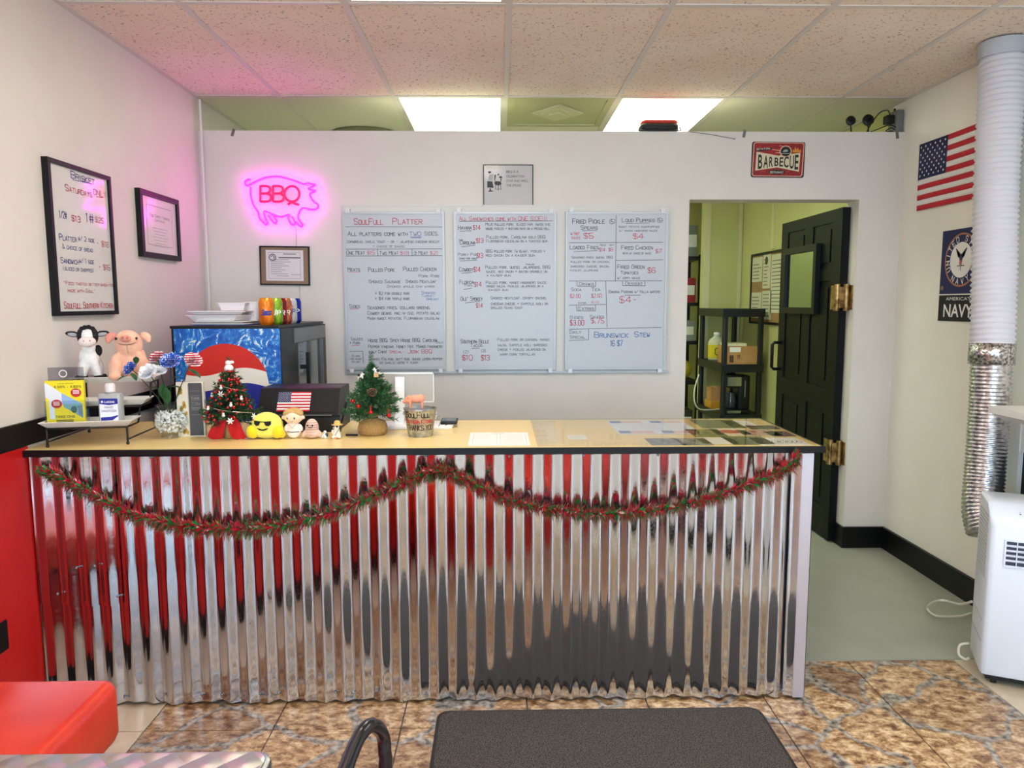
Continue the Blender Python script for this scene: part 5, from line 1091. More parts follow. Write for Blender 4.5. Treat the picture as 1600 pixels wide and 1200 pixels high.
for poly in ([(280, 300), (330, 275), (375, 290), (365, 320), (320, 335)], [(270, 520), (400, 530), (430, 690), (270, 680)], [(280, 780), (340, 740), (440, 770), (350, 785)], [(330, 700), (360, 700), (365, 750), (330, 750)], [(440, 560), (480, 520), (600, 530), (630, 590), (560, 630), (470, 620)], [(550, 430), (600, 390), (655, 430), (600, 450)], [(600, 450), (625, 450), (620, 530), (600, 530)], [(470, 625), (485, 625), (485, 720), (470, 720)], [(535, 630), (550, 630), (550, 760), (535, 760)], [(600, 610), (612, 610), (615, 740), (602, 740)], [(450, 370), (490, 360), (460, 520), (448, 520)], [(525, 345), (570, 340), (565, 375), (530, 380)], [(470, 712), (615, 712), (615, 722), (470, 722)]): flat(mb, [pc_(*p) for p in poly[::-1]], O_, UX, UZ, .0012)
mb.build('print', ink('darkgrey'), bc)
mb = MB(); flat(mb, [pc_(*p) for p in [(300, 500), (320, 360), (430, 350), (400, 520)]], O_, UX, UZ, .0010); mb.build('print', ink('softgrey', (176, 174, 176)), bc)
mb = MB(); flat(mb, rect(.004, w_*.30, h_*.885, h_-.004), O_, UX, UZ, .0009); mb.build('tape', mat('pale_tape', (226, 222, 206), .4), bc)
# tin sign
a, b_ = P(1175, 221, y=YB-.004), P(1256, 277, y=YB-.004); w_, h_ = b_.x-a.x, a.z-b_.z
sg = thing('barbecue_sign', 'vintage red tin barbecue restaurant sign above the doorway', 'sign', (a.x, YB, b_.z)); sg.rotation_euler = (0, R(.6), 0)
MB().rbox(0, w_, -h_, 0, 0, .003, .012).build('tin_plate', mat('worn_dark_tin', (48, 24, 20), .5), sg).rotation_euler = (R(90), 0, 0)
for ch in sg.children: ch.location = (0, 0, h_); 
O_ = Vector((0, -.0032, 0)); q = lambda x, y: ((x-150)/1310*w_, (1030-y)/880*h_)
def sp(name, polys, m_, off, kind=None):
    mb = MB()
    for p in polys: flat(mb, [q(*v) for v in p][::-1], O_, UX, UZ, off)
    o = mb.build(name, m_, sg)
    if len(polys) > 1: o['kind'] = 'stuff'
sp('border_line', [[(185, 200), (230, 165), (1400, 165), (1435, 200), (1420, 960), (1380, 1005), (210, 1005), (175, 960)]], ink('sign_pink', (222, 170, 150)), .0004)
sp('red_field', [[(205, 215), (240, 185), (1385, 185), (1412, 215), (1395, 950), (1365, 985), (220, 985), (195, 950)]], noise_col('sign_red', [(.35, (120, 14, 18)), (.65, (172, 24, 26))], 60, .4), .0008)
sp('cream_banner', [[(265, 400), (800, 490), (1345, 415), (1330, 880), (790, 780), (250, 865)]], mat('sign_cream', (216, 204, 170), .45), .0012)
sp('stripes', [[(640, 330), (1000, 380), (1000, 400), (640, 345)], [(720, 415), (1000, 400), (1000, 425), (720, 425)], [(820, 240), (1000, 280), (1000, 300), (820, 250)]], ink('sign_pink'), .0012)
sp('flames', [[(1150, 410), (1160, 320), (1190, 360), (1210, 260), (1240, 340), (1280, 290), (1300, 350), (1350, 330), (1360, 405)]], ink('flame', (214, 140, 50)), .0010)
cr_ = lambda r_: [(980+r_*math.cos(k*PI/14), 385+r_*.95*math.sin(k*PI/14)) for k in range(28)]
sp('badge_ring', [cr_(150)], ink('sign_pink'), .0016); sp('badge_disc', [cr_(125)], ink('black'), .002); sp('badge_meat', [[(900, 400), (940, 345), (1010, 335), (1040, 380), (980, 400)], [(860, 425), (1100, 425), (1090, 445), (870, 445)]], ink('sage', (150, 166, 156)), .0024)
sp('black_tab', [[(250, 330), (610, 290), (630, 320), (600, 360), (245, 395)]], ink('black'), .0012); sp('black_oval', [[(780+210*math.cos(k*PI/12), 895+60*math.sin(k*PI/12)) for k in range(24)]], ink('black'), .0016)
mb = MB()
for i, ch in enumerate('BARBECUE'):
    x0 = [310, 445, 585, 715, 840, 945, 1090, 1215][i]; x1 = [415, 560, 680, 815, 930, 1065, 1195, 1305][i]; m_ = (x0+x1)/2; k = abs(m_-800)/520
    top = 545-90*k; bot = 735+95*k; p = q(x0, bot); p2 = q(x1, top)
    typed(mb, ch, O_+UX*p[0]+UZ*p[1], UX, UZ, p2[1]-p[1], p2[0]-p[0], .0017, offset=.02)
mb.build('lettering', ink('black'), sg)
mb = MB(); p = q(265, 365); typed(mb, 'BEST IN TOWN', O_+UX*p[0]+UZ*p[1], (UX+UZ*.06).normalized(), UZ, .011, w_*.25, .0017); p = q(620, 930); typed(mb, 'RESTAURANT', O_+UX*p[0]+UZ*p[1], UX, UZ, .0125, w_*.25, .0021); mb.build('lettering', ink('sign_pale', (236, 222, 210)), sg)

# neon pig
YN = YB-.03
nq = lambda x, y: P(370+x*.0875, 260+y*.0875, y=YN)
np0 = nq(150, 1080)
ne = thing('neon_sign', 'pink neon pig sign with red BBQ letters on partition', 'neon sign', (np0.x, YB, np0.z))
B0 = Vector(ne.location)
M_np = mat('neon_pink', (230, 30, 230), .4, emit=(1, .004, .9), es=11); M_nr = mat('neon_red', (240, 20, 40), .4, emit=(1, .002, .03), es=3.2)
def smooth_path(pts, closed=False, n=6):
    pts = [Vector(p) for p in pts]; out = []; K_ = len(pts)
    for i in range(K_ if closed else K_-1):
        p0, p1, p2, p3 = (pts[(i+j) % K_] if closed else pts[min(max(i+j, 0), K_-1)] for j in (-1, 0, 1, 2))
        for k in range(n):
            t = k/n; out.append(.5*((2*p1)+(p2-p0)*t+(2*p0-5*p1+4*p2-p3)*t*t+(3*p1-p0-3*p2+p3)*t**3))
    if not closed: out.append(pts[-1])
    return out
tubes = [[(240, 235), (195, 235), (150, 270), (155, 320), (200, 340), (350, 262), (500, 203), (660, 180), (800, 190), (1000, 245), (1190, 312), (1280, 302), (1412, 330)], [(1412, 330), (1280, 400), (1400, 435), (1305, 490), (1335, 570), (1385, 635), (1452, 685), (1430, 752), (1320, 768), (1175, 745), (1110, 830), (1098, 920), (1128, 980), (1182, 1045), (1135, 1072), (1050, 985)],
         [(985, 895), (1018, 960), (1028, 1035), (965, 1020), (918, 920), (938, 862), (800, 898), (690, 880), (505, 800), (490, 860), (520, 950), (548, 1018), (500, 1028), (400, 910), (385, 830), (300, 690), (252, 540), (245, 370)], [(560, 870), (640, 985), (690, 1018), (705, 970), (655, 880)]]
for t_ in tubes: MB(Matrix.Translation(-B0)).tube(smooth_path([nq(*p) for p in t_]), .005, 8).build('neon_tube', M_np, ne, True)
Bl = lambda x: [[(x, 345), (x, 630)], [(x, 350), (x+110, 350), (x+170, 380), (x+172, 440), (x+120, 480), (x+10, 482)], [(x+120, 482), (x+185, 520), (x+185, 590), (x+130, 625), (x, 628)]]
for t_ in Bl(420)+Bl(645)+[[(985+132*math.cos(k*PI/12), 490+138*math.sin(k*PI/12)) for k in range(25)], [(912, 682), (980, 640), (1040, 668), (1112, 682)]]: MB(Matrix.Translation(-B0)).tube(smooth_path([nq(*p) for p in t_], n=4), .0062, 8).build('letter_tube', M_nr, ne, True)
ol = [(150, 230), (300, 230), (500, 150), (700, 130), (1000, 190), (1200, 260), (1450, 270), (1440, 480), (1380, 560), (1500, 680), (1480, 790), (1250, 810), (1150, 860), (1230, 1050), (1180, 1110), (980, 1090), (880, 940), (720, 1050), (470, 1080), (340, 900), (200, 500), (190, 380), (110, 330)]
pl = [nq(*p) for p in ol]; MB(Matrix.Translation(-B0)).prism([(p.x, p.z) for p in pl], YN+.006, YN+.009, 'y').build('acrylic_backing', clear('neon_acrylic', (255, 255, 255), .08), ne)
for p in ((240, 300), (1250, 330), (450, 950), (1120, 950)): v = nq(*p)-B0; MB().cyl((v.x, -.03, v.z), (v.x, 0, v.z), .004, 8).build('standoff', M_steel, ne)
cd = [P(452, 345, y=YB-.004), P(463, 358, y=YB-.004), P(463, 384, y=YB-.004), P(468, 446, y=YB-.004), P(470, 500, y=YB-.004), P(470, 560, y=YB-.004)]
o = MB(Matrix.Translation(-cd[-1])).tube(cd, .0022, 6).build('power_cord', mat('clear_cord', (190, 186, 184), .4), loc=tuple(cd[-1])); tag(o, 'thin power cord hanging down the wall from the neon pig', 'cord')

# things along the top of the partition
bg = thing('lunch_bag', 'black zip bag with red top lying on the partition', 'bag', (P(1029, 205, y=YB+.05).x, YB+.055, ZW))
MB().rbox(-.105, .105, -.055, .055, .006, .048, .03).build('bag_body', mat('black_nylon', (20, 19, 21), .6), bg, 50); MB().rbox(-.1, .1, -.052, .052, .046, .064, .03).build('red_top', mat('red_nylon', (190, 44, 30), .6), bg, 50)
MB().tube([(-.11, -.03, .03), (-.118, -.035, .01), (-.1, -.058, .004), (0, -.062, .003), (.1, -.058, .004), (.118, -.035, .01), (.11, -.03, .03)], .004, 6).build('strap', M_blackp, bg, True)
wr = [P(1078, 206, y=YB-.004), P(1110, 210, y=YB-.006), P(1148, 217, y=YB-.006)]
o = MB(Matrix.Translation(-wr[0])).tube(wr, .0014, 5).ball(wr[-1], .003, 6, 5).build('antenna_wire', M_blackp, loc=tuple(wr[0])); tag(o, 'thin dark wire drooping beside the black and red bag', 'wire')
for u, v_, rz, lb in ((364, 207, .35, 'short grey tape strip at partition top, far left'), (1163, 209, .2, 'small dark tape strip at partition top, right of the bag'), (1402, 211, -.15, 'grey tape strip at partition top under the router')):
    c = P(u, v_, y=YB-.001); o = MB().rbox(-.008, .008, -.02, .02, 0, .0015, .002, 2).build('tape_strip', mat('grey_tape', (112, 106, 104), .5), loc=(c.x, YB, c.z)); o.rotation_euler = (R(90), rz, 0); tag(o, lb, 'tape', 'tape strips')
for u, s_, lb in ((1330, .026, 'small round black camera on a stalk, left one'), (1357, .031, 'larger round black camera on a stalk, right one')):
    c = P(u, 206, y=YB+.05); cm = thing('webcam', lb, 'camera', (c.x, YB+.05, ZW), group='cameras on the partition')
    MB().lathe([(.022, 0), (.022, .005), (.006, .008)], 16).build('base', M_blackp, cm); MB().tube([(0, 0, .006), (-.004, -.004, .03), (-.01, -.008, .05)], .004, 6).build('stalk', M_blackp, cm, True)
    MB(Matrix.Translation((-.012, -.012, .05+s_*.7)) @ Matrix.Rotation(R(80), 4, 'X')).lathe([(.004, -.014), (s_*.8, -.012), (s_, -.004), (s_, .008), (s_*.8, .012), (s_*.4, .012), (s_*.35, .008)], 20).build('camera_head', M_blackp, cm, 40)
rc = P(1399, 206, y=YB+.06)
ro = thing('router_box', 'grey network box with black adapter and cables on partition corner', 'router', (rc.x, YB+.06, ZW))
MB().rbox(-.02, .02, -.045, .045, 0, .125, .006).build('box_body', mat('router_grey', (118, 120, 116), .5), ro, 40); MB().rbox(-.065, -.021, -.03, .02, .055, .1, .006).build('adapter', M_blackp, ro, 40)
MB().cyl((0, .02, .125), (0, .02, .145), .006, 8).build('antenna', M_blackp, ro)
for i, c in enumerate(([(-.05, -.03, .09), (-.07, -.04, .12), (-.11, -.03, .11), (-.15, -.02, .05), (-.17, -.01, .006)], [(-.02, -.04, .03), (-.06, -.045, .04), (-.12, -.04, .02), (-.16, -.02, .005)], [(-.02, -.03, .02), (-.05, -.05, .025), (-.08, -.05, .008), (-.04, -.05, .005)])): MB().tube(smooth_path(c), .0028, 6).build('cable', M_blackp, ro, True)

# ------------------------------------------------------------------ right wall: flags
UR = Vector((0, -1, 0))
f0, f1 = P(1433, 330, x=XR-.006), P(1440, 226, x=XR-.006)
wf = thing('wall_flag', 'American flag pinned flat on the right wall', 'flag', (XR-.006, f0.y, f0.z))
us_flag(wf, (0, 0, 0), UR, UZ, .60, f1.z-f0.z, lambda x, y: .003*math.sin(x*11+y*4)+.003)
n0, n1 = P(1465, 501, x=XR-.006), P(1472, 362, x=XR-.006); nh = n1.z-n0.z; nw = .31
nv = thing('navy_banner', 'navy blue United States Navy banner with round emblem', 'banner', (XR-.006, n0.y, n0.z))
bz = nh*.30
MB().box(0, .002, -nw, 0, bz, nh).build('blue_field', mat('banner_navy', (26, 32, 84), .7), nv); MB().box(0, .002, -nw, 0, 0, bz-.006).build('black_field', mat('banner_black', (14, 14, 16), .7), nv); MB().box(-.0004, .002, -nw, 0, bz-.006, bz).build('white_line', mat('flag_white'), nv)
OC = Vector((0, -nw*.52, bz+(nh-bz)*.52)); er = nw*.42
for nm, r_, m_, off in (('rope_ring', er, ink('rope', (176, 112, 84)), .0006), ('letter_ring', er*.93, mat('banner_navy'), .0012), ('white_disc', er*.66, mat('flag_white'), .0018)):
    mb = MB(); flat(mb, disc(r_, 36, sy=1.0), OC, UR, UZ, off); mb.build(nm, m_, nv)
mb = MB()
for tx, a0, a1, flip in (('UNITED STATES', 205, -25, False), ('NAVY', 238, 302, True)):
    for i, ch in enumerate(tx):
        if ch == ' ': continue
        a = R(a0+(a1-a0)*i/(len(tx)-1)); rad = Vector((0, -math.cos(a), math.sin(a))); u_ = Vector((0, -math.sin(a), -math.cos(a)))
        if flip: rad, u_ = -rad, -u_
        rr = er*(.70 if not flip else .90); c = OC+Vector((0, -math.cos(a), math.sin(a)))*rr
        strokes(mb, ch, c-u_*.009, u_, rad, .026, .018, .0042, 0, .0016)
mb.build('lettering', mat('flag_white'), nv)
mb = MB()
for s_ in (-1, 1):
    for k in range(5): flat(mb, [(s_*.010, .005+k*.004), (s_*(.028+k*.004), .02+k*.008), (s_*(.024+k*.004), .026+k*.008), (s_*.008, .012+k*.005)][::s_], OC, UR, UZ, .0024)
flat(mb, [(-.010, -.01), (.010, -.01), (.012, .012), (.006, .03), (-.006, .03), (-.012, .012)], OC, UR, UZ, .0023); flat(mb, [(-.028, -.030), (.030, -.030), (.030, -.026), (-.028, -.026)], OC, UR, UZ, .0024); flat(mb, [(-.002, -.05), (.002, -.05), (.002, -.01), (-.002, -.01)], OC, UR, UZ, .0026)
mb.build('print', ink('eagle', (44, 40, 70)), nv)
mb = MB(); flat(mb, [(-.010, -.024), (.010, -.024), (.011, -.002), (-.011, -.002)], OC, UR, UZ, .0028); mb.build('shield', ink('shield', (190, 110, 100)), nv)
mb = MB(); typed(mb, "AMERICA'S", Vector((0, -.06, bz-.032)), UR, UZ, .016, nw*.62, .001); typed(mb, 'NAVY', Vector((0, -.045, .022)), UR, UZ, .062, nw*.74, .001, offset=.015); mb.build('lettering', mat('flag_white'), nv)
mb = MB(); flat(mb, disc(.012, 8, (.022, bz+.03)), Vector((0, 0, 0)), UR, UZ, .001); mb.build('corner_mark', ink('olive_gold', (130, 110, 60)), nv)

# ================================================================== RIGHT SIDE: portable air conditioner and exhaust hose
ACR = R(-25)
ac = thing('portable_air_conditioner', 'white portable air conditioner on the floor by the right wall', 'air conditioner', (1.803, 2.568, 0), ACR)
AW, AD, AH = .33, .25, .69
M_acw = mat('ac_white_daylight_tint', (226, 235, 248), .3)  # cool tint of the daylight is put into the white base colour
# shell built as a front-to-back profile with a sloped control panel
prof = [(.012, .04), (.0, .06), (0, .615), (.012, .64), (.075, .685), (.09, .69), (AD-.01, .69), (AD, .68), (AD, .05), (AD-.01, .04)]
b_ = MB(); n = len(prof); xs = [(0, .02), (.006, .006), (.02, 0), (AW-.02, 0), (AW-.006, .006), (AW, .02)]; vs = []
for x, ins in xs:
    for y, z in prof:
        yy = min(max(y, ins), AD-ins); zz = min(max(z, .04+ins*.3), .69-ins*.3); vs.append((x, yy, zz))
fs = [tuple(range(n)), tuple(range(5*n, 6*n))[::-1]]
for i in range(5):
    for j in range(n): fs.append((i*n+(j+1) % n, i*n+j, (i+1)*n+j, (i+1)*n+(j+1) % n))
b_.add(vs, fs).build('shell', M_acw, ac, 50)
MB().box(.02, AW-.02, .02, AD-.02, .022, .042).build('base', M_blackp, ac)
for q in ((.05, .04), (AW-.05, .04), (.05, AD-.04), (AW-.05, AD-.04)): MB().cyl((q[0]-.008, q[1], .0165), (q[0]+.008, q[1], .0165), .016, 12).build('caster', M_blackp, ac)
gx0, gx1, gz0, gz1 = .052, AW-.05, .475, .565
MB().box(gx0, gx1, -.0008, .004, gz0, gz1).build('grille_recess', mat('ac_dark_recess', (46, 54, 78), .5), ac)
for q in ((gx0-.006, gx1+.006, gz1, gz1+.006), (gx0-.006, gx1+.006, gz0-.006, gz0), (gx0-.006, gx0, gz0, gz1), (gx1, gx1+.006, gz0, gz1)): MB().box(q[0], q[1], -.006, .002, q[2], q[3]).build('grille_rim', M_acw, ac)
for i in range(4): MB(Matrix.Translation((0, -.003, gz0+.018+i*.0185)) @ Matrix.Rotation(R(25), 4, 'X')).box(gx0, gx1, -.004, .004, -.002, .002).build('louver', M_acw, ac)
for i in range(6): MB().box(gx0+.032+i*.034, gx0+.035+i*.034, -.006, -.001, gz0, gz1).build('grille_bar', M_acw, ac)
mb = MB()
for i in range(5):
    x = .095+i*.022
    a = Vector((x, .036, .6585)); V_ = Vector((0, .063, .045)).normalized(); flat(mb, disc(.0035, 8), a, UX, V_, .001); flat(mb, rect(-.002, .004, .008, .0095), a, UX, V_, .001)
mb.build('print', ink('acgrey', (120, 124, 130)), ac)
mb = MB(); typed(mb, 'H', Vector((.138, 0, .372)), UX, UZ, .012, None, .0008); mb.build('lettering', ink('darkgrey'), ac)
sg_ = MB()
for i in range(12):
    for k in range(16): sg_.box(-.0012, .001, .045+i*.014, .054+i*.014, .40+k*.0155, .41+k*.0155)
o = sg_.build('side_grille', mat('ac_grille_grey', (186, 188, 190), .5), ac); o['kind'] = 'stuff'
MB().box(-.0015, .001, .03, .22, .16, .163).box(-.0015, .001, .03, .22, .24, .243).build('side_seam', mat('ac_grille_grey'), ac)
def hose(name, label, pts, r, pitch, depth, m, parent):
    pth = smooth_path(pts, n=24); L_ = [0]
    for a, b2 in zip(pth, pth[1:]): L_.append(L_[-1]+(b2-a).length)
    tot = L_[-1]; N_ = int(tot/pitch)*4; pp_ = []; rr = []; k = 0
    for i in range(N_+1):
        s_ = tot*i/N_
        while k < len(L_)-2 and L_[k+1] < s_: k += 1
        t = (s_-L_[k])/max(1e-9, L_[k+1]-L_[k]); pp_.append(pth[k].lerp(pth[k+1], t)); rr.append(r+depth*(.5-.5*math.cos(i*PI/2)))
    return MB().tube(pp_, rr, 28).build(name, m, parent, True, label)
eh = thing('exhaust_hose', 'ribbed exhaust hose rising from the air conditioner to ceiling', 'hose', (2.08, 3.02, .3))
hb_ = Vector(eh.location)
h = lambda x, y, z: Vector((x, y, z))-hb_
hose('white_hose', 'white ribbed plastic hose', [h(2.115, 3.085, 1.235), h(2.128, 3.12, 1.5), h(2.143, 3.17, 1.9), h(2.155, 3.20, 2.3), h(2.16, 3.215, 2.49)], .079, .0235, .009, mat('hose_white', (214, 214, 222), .45), eh)
hose('foil_hose', 'silver foil flexible duct', [h(2.045, 2.93, .47), h(2.055, 2.985, .56), h(2.085, 3.03, .72), h(2.105, 3.06, .95), h(2.112, 3.08, 1.24)], .075, .016, .0045, noise_col('foil_duct', [(.4, (170, 170, 172)), (.6, (226, 226, 228))], 60, .25, .95, bump=.4), eh)
MB().tube([h(2.112, 3.08, 1.165), h(2.115, 3.085, 1.255)], .0865, 28).build('foil_tape', noise_col('crinkled_foil', [(.4, (120, 118, 116)), (.6, (240, 240, 240))], 90, .2, .95, bump=1.0), eh, True)
MB(Matrix.Translation(h(2.16, 3.215, 2.49))).lathe([(.09, -.02), (.092, .03), (.09, .045)], 32).build('ceiling_collar', mat('collar_grey', (190, 196, 204), .4), eh, 40)
o = MB().tube(smooth_path([P(1518, 940, x=1.93), P(1500, 944, y=2.99), P(1470, 938, y=3.02), P(1449, 948, z=.02), P(1462, 962, z=.02), P(1500, 963, z=.02), P(1517, 958, z=.03)]), .0055, 8).build('air_conditioner_cord', mat('cream_cord', (226, 222, 206), .45)); tag(o, 'looped cream power cord on floor behind the air conditioner', 'cord')
o = MB().tube(smooth_path([P(1514, 1005, y=2.71), P(1500, 1008, y=2.72), P(1498, 1022, y=2.72), P(1508, 1030, y=2.70), P(1514, 1028, y=2.69)]), .005, 8).build('drain_tube', mat('cream_cord')); tag(o, 'short cream drain loop low on the air conditioner side', 'tube')
# mantel
mt = thing('mantel_shelf', 'white moulded mantel shelf at the right edge', 'mantel', (XR, 2.9, 0))
MB().prism([(-.262, .985), (-.262, 1.012), (0, 1.012), (0, .93), (-.08, .93), (-.10, .945), (-.2, .955), (-.235, .975)], -.8, 0, 'y').build('shelf', M_trimw, mt)
MB().box(-.05, 0, .10, .16, 0, .93).build('left_leg', M_trimw, mt); MB().box(-.05, 0, -.78, -.62, 0, .93).build('right_leg', M_trimw, mt); MB().box(-.045, 0, -.62, .10, .80, .93).build('frieze', M_trimw, mt); MB().box(-.03, 0, -.62, .10, 0, .80).build('firebox_panel', M_black, mt)

# ================================================================== FRONT: mat, bench, table, chair
m0, m1, m2 = P(684, 1108, z=.012), P(1188, 1106, z=.012), P(1245, 1200, z=.012)
mm = thing('door_mat', 'dark grey carpet mat on the stone tile floor', 'mat', (m0.x, 1.62, 0))
mw, md = m1.x-m0.x, m0.y-1.62
def speck(name, a, b_, sc):
    m = noise_col(name, [(.38, a), (.62, b_)], sc, .95, bump=.8); return m
MB().rbox(0, mw, 0, md, 0, .007, .045, 6).build('rubber_edge', mat('mat_rubber', (38, 34, 32), .7), mm, 40); MB().rbox(.012, mw-.012, .012, md-.012, .005, .011, .04, 6).build('carpet_pile', speck('mat_pile', (26, 24, 23), (98, 90, 82), 260), mm, 40)
bn0 = P(191, 1056, z=.45)
bs = thing('red_bench', 'red vinyl bench seat with rounded corner at lower left', 'bench', (XL+.02, bn0.y-1.15, 0))
bwid = bn0.x-(XL+.02)
o = MB().rbox(0, bwid, 0, 1.15, .285, .45, .045, 6).build('cushion', noise_col('red_vinyl', [(.3, (216, 48, 24)), (.7, (230, 62, 32))], 8, .33, bump=.1, bscale=200), bs, True)
MB().box(.04, bwid-.05, .05, 1.1, .26, .286).build('seat_board', M_black, bs)
MB().box(0, bwid-.14, .10, 1.05, 0, .26).build('added_red_plinth', M_red, bs)  # unseen red base, added for red reflections in the corrugated metal
op = MB().rbox(-.03, .03, -.05, .05, 0, .004, .004).build('outlet_plate', M_black, loc=(XL+.008, P(12, 990, x=XL+.01).y-.03, P(12, 990, x=XL+.01).z)); op.rotation_euler = (R(90), 0, R(90)); tag(op, 'black outlet cover plate on the red wall', 'outlet plate')
t0 = P(432, 1168, z=.745)
tb_ = thing('steel_table', 'stainless cafe table with swirled top at the bottom edge', 'table', (t0.x-.7, t0.y-.7, 0))
def swirl():
    m = mat('engine_turned_steel', (206, 200, 192), .36, 1); t, N, L, b = nt(m); ge = N.new('ShaderNodeNewGeometry')
    v = N.new('ShaderNodeTexVoronoi'); v.inputs['Scale'].default_value = 24; v.inputs['Randomness'].default_value = 0; mp = N.new('ShaderNodeMapping'); mp.inputs['Rotation'].default_value = (0, 0, R(45)); L.new(ge.outputs['Position'], mp.inputs[0]); L.new(mp.outputs[0], v.inputs['Vector'])
    bn = N.new('ShaderNodeBump'); bn.inputs['Strength'].default_value = .9; bn.inputs['Distance'].default_value = .008; bn.invert = True; L.new(v.outputs['Distance'], bn.inputs['Height']); L.new(bn.outputs[0], b.inputs['Normal']); return m
MB().rbox(0, .7, 0, .7, .722, .742, .03, 6).build('edge_rim', M_steel, tb_, 40); MB().rbox(.008, .692, .008, .692, .738, .745, .026, 6).build('table_top', swirl(), tb_, 40)
MB().cyl((.35, .35, .02), (.35, .35, .722), .035, 20).build('pedestal', M_blackp, tb_, True); MB().lathe([(.26, 0), (.26, .012), (.06, .03), (.04, .05)], 28, (.35, .35, 0)).build('base', M_blackp, tb_, 40)
chr_ = thing('cafe_chair', 'black tube-back cafe chair beside the steel table', 'chair', (-.40, .80, 0))
M_ctube = mat('chair_black_tube', (22, 20, 26), .22)
ap = [P(600, 1215, y=1.07), P(601, 1175, y=1.07), P(597, 1146, y=1.066), P(580, 1133, z=.82), P(562, 1150, z=.82), P(548, 1180, z=.82), P(534, 1215, z=.82)]
ap += [ap[-1]+Vector((-.012, -.12, -.004)), ap[-1]+Vector((-.018, -.21, -.02)), ap[-1]+Vector((-.02, -.245, -.07))]
cbv = Vector(chr_.location); top = [p-cbv for p in ap]
low_f = Vector((top[0].x-.03, top[0].y+.0, .45)); low_n = Vector((top[-1].x-.02, top[-1].y-.01, .45))
MB().tube(smooth_path([low_f]+top+[low_n]), .0105, 10).build('back_frame', M_ctube, chr_, True)
sx0 = low_f.x; MB().rbox(sx0-.36, sx0+.02, low_n.y-.0, low_f.y, .43, .455, .05, 5).build('seat', mat('red_vinyl'), chr_, 40)  # unseen seat, coloured red for its reflection in the counter metal
for x in (sx0-.33, sx0-.005):
    for y in (low_n.y+.03, low_f.y-.03): MB().tube([(x, y, .435), (x+(.02 if x > sx0-.1 else -.02), y, 0)], .0105, 10).build('leg', M_ctube, chr_, True)

# ================================================================== KITCHEN seen through the doorway
k0, k1 = P(1131, 484, y=6.0), P(1195, 484, y=6.0)
SHX0, SHX1, SHY0, SHY1 = k0.x, k1.x, 6.0, 6.72
su = thing('shelf_unit', 'black plastic shelving unit against the kitchen right wall', 'shelf', (SHX0, SHY0, 0))
sw, sd = SHX1-SHX0, SHY1-SHY0; M_shelf = mat('shelf_black_plastic', (14, 16, 17), .4)
for z in (1.315, .855, .435, .06):
    sh = MB().box(0, sw, 0, sd, z+.02, z+.065).build('shelf_board', M_shelf, su)
    MB().box(-.004, sw+.004, -.006, 0, z, z+.068).build('front_lip', M_shelf, sh); MB().box(-.006, -.0, 0, sd, z, z+.068).build('side_lip', M_shelf, sh)
for x in (.0, sw-.042):
    for y in (.0, sd-.042): MB().rbox(x, x+.042, y, y+.042, 0, 1.32, .012).build('post', M_shelf, su)
def kbox(name, label, cat, lx, ly, z, w_, d_, h_, m_, deco=None):
    t = thing(name, label, cat, (SHX0+lx, SHY0+ly, z)); MB().box(0, w_, 0, d_, 0, h_).build('carton', m_, t)
    MB().box(w_*.44, w_*.56, -.0006, d_+.0006, h_-.001, h_+.0008).build('tape', mat('parcel_tape', (196, 160, 104), .3), t)
    if deco: deco(t, w_, d_, h_)
    return t
M_card = noise_col('cardboard', [(.3, (176, 130, 78)), (.7, (194, 148, 94))], 12, .7)
def box_print(t, w_, d_, h_):
    mb = MB(); flat(mb, rect(.02, .02+w_*.35, h_*.68, h_*.95), (0, 0, 0), UX, UZ, .0008); mb.build('shipping_label', M_paper, t)
    mb = MB(); flat(mb, rect(.02, .055, h_*.1, h_*.5), (0, 0, 0), UX, UZ, .0008)
    for x in (w_*.33, w_*.38): flat(mb, [(x, h_*.3), (x+.006, h_*.3), (x+.006, h_*.45), (x+.01, h_*.45), (x+.003, h_*.55), (x-.004, h_*.45), (x, h_*.45)], (0, 0, 0), UX, UZ, .0008)
    mb.build('print', ink('cartonbrown', (90, 60, 36)), t)
kbox('cardboard_box', 'large cardboard carton with label on middle shelf', 'box', .045, .02, .921, .265, .26, .15, M_card, box_print)
kbox('flat_box', 'flat pale box lying on the large carton', 'box', .05, .03, 1.0725, .16, .2, .022, mat('pale_box', (222, 216, 180), .6))
kbox('small_box', 'small brown box on the lower shelf behind the coffee maker', 'box', .02, .36, .565, .11, .14, .12, M_card)
kbox('amber_tray_box', 'low amber box under the small brown one', 'box', .015, .34, .501, .15, .2, .063, mat('amber_box', (206, 150, 40), .5))
jg = thing('plastic_jug', 'clear jug with yellow label at the back of middle shelf', 'jug', (SHX0+.10, SHY0+.5, .921))
MB().lathe([(.07, 0), (.075, .01), (.075, .16), (.06, .19), (.028, .21), (.028, .225)], 22).build('jug_body', mat('jug_plastic', (206, 206, 176), .3), jg, True); MB().lathe([(.0765, .02), (.0765, .14)], 22, caps=False).build('label', mat('jug_label', (214, 196, 40), .5), jg, True); MB().lathe([(.03, .22), (.03, .245), (.01, .25)], 16).build('cap', M_white, jg, True)
tmp = MB(); strokes(tmp, 'Q', (-.02, 0, .05), UX, UZ, .06, .045, .007, 0, 0); mb = MB(); mb.add([(.078*math.sin(x/.077-.2), -.078*math.cos(x/.077-.2), z) for x, y, z in tmp.v], tmp.f); mb.build('lettering', ink('black'), jg)
cm = thing('coffee_maker', 'black and steel coffee maker on the lower shelf', 'coffee maker', (SHX0+.06, SHY0+.03, .501))
MB().rbox(0, .2, 0, .2, 0, .035, .02).build('base', M_blackp, cm, 40); MB().rbox(.1, .2, .02, .2, .03, .32, .02).build('tower', M_blackp, cm, 40); MB().rbox(0, .12, .01, .19, .22, .33, .02).build('brew_head', M_blackp, cm, 40)
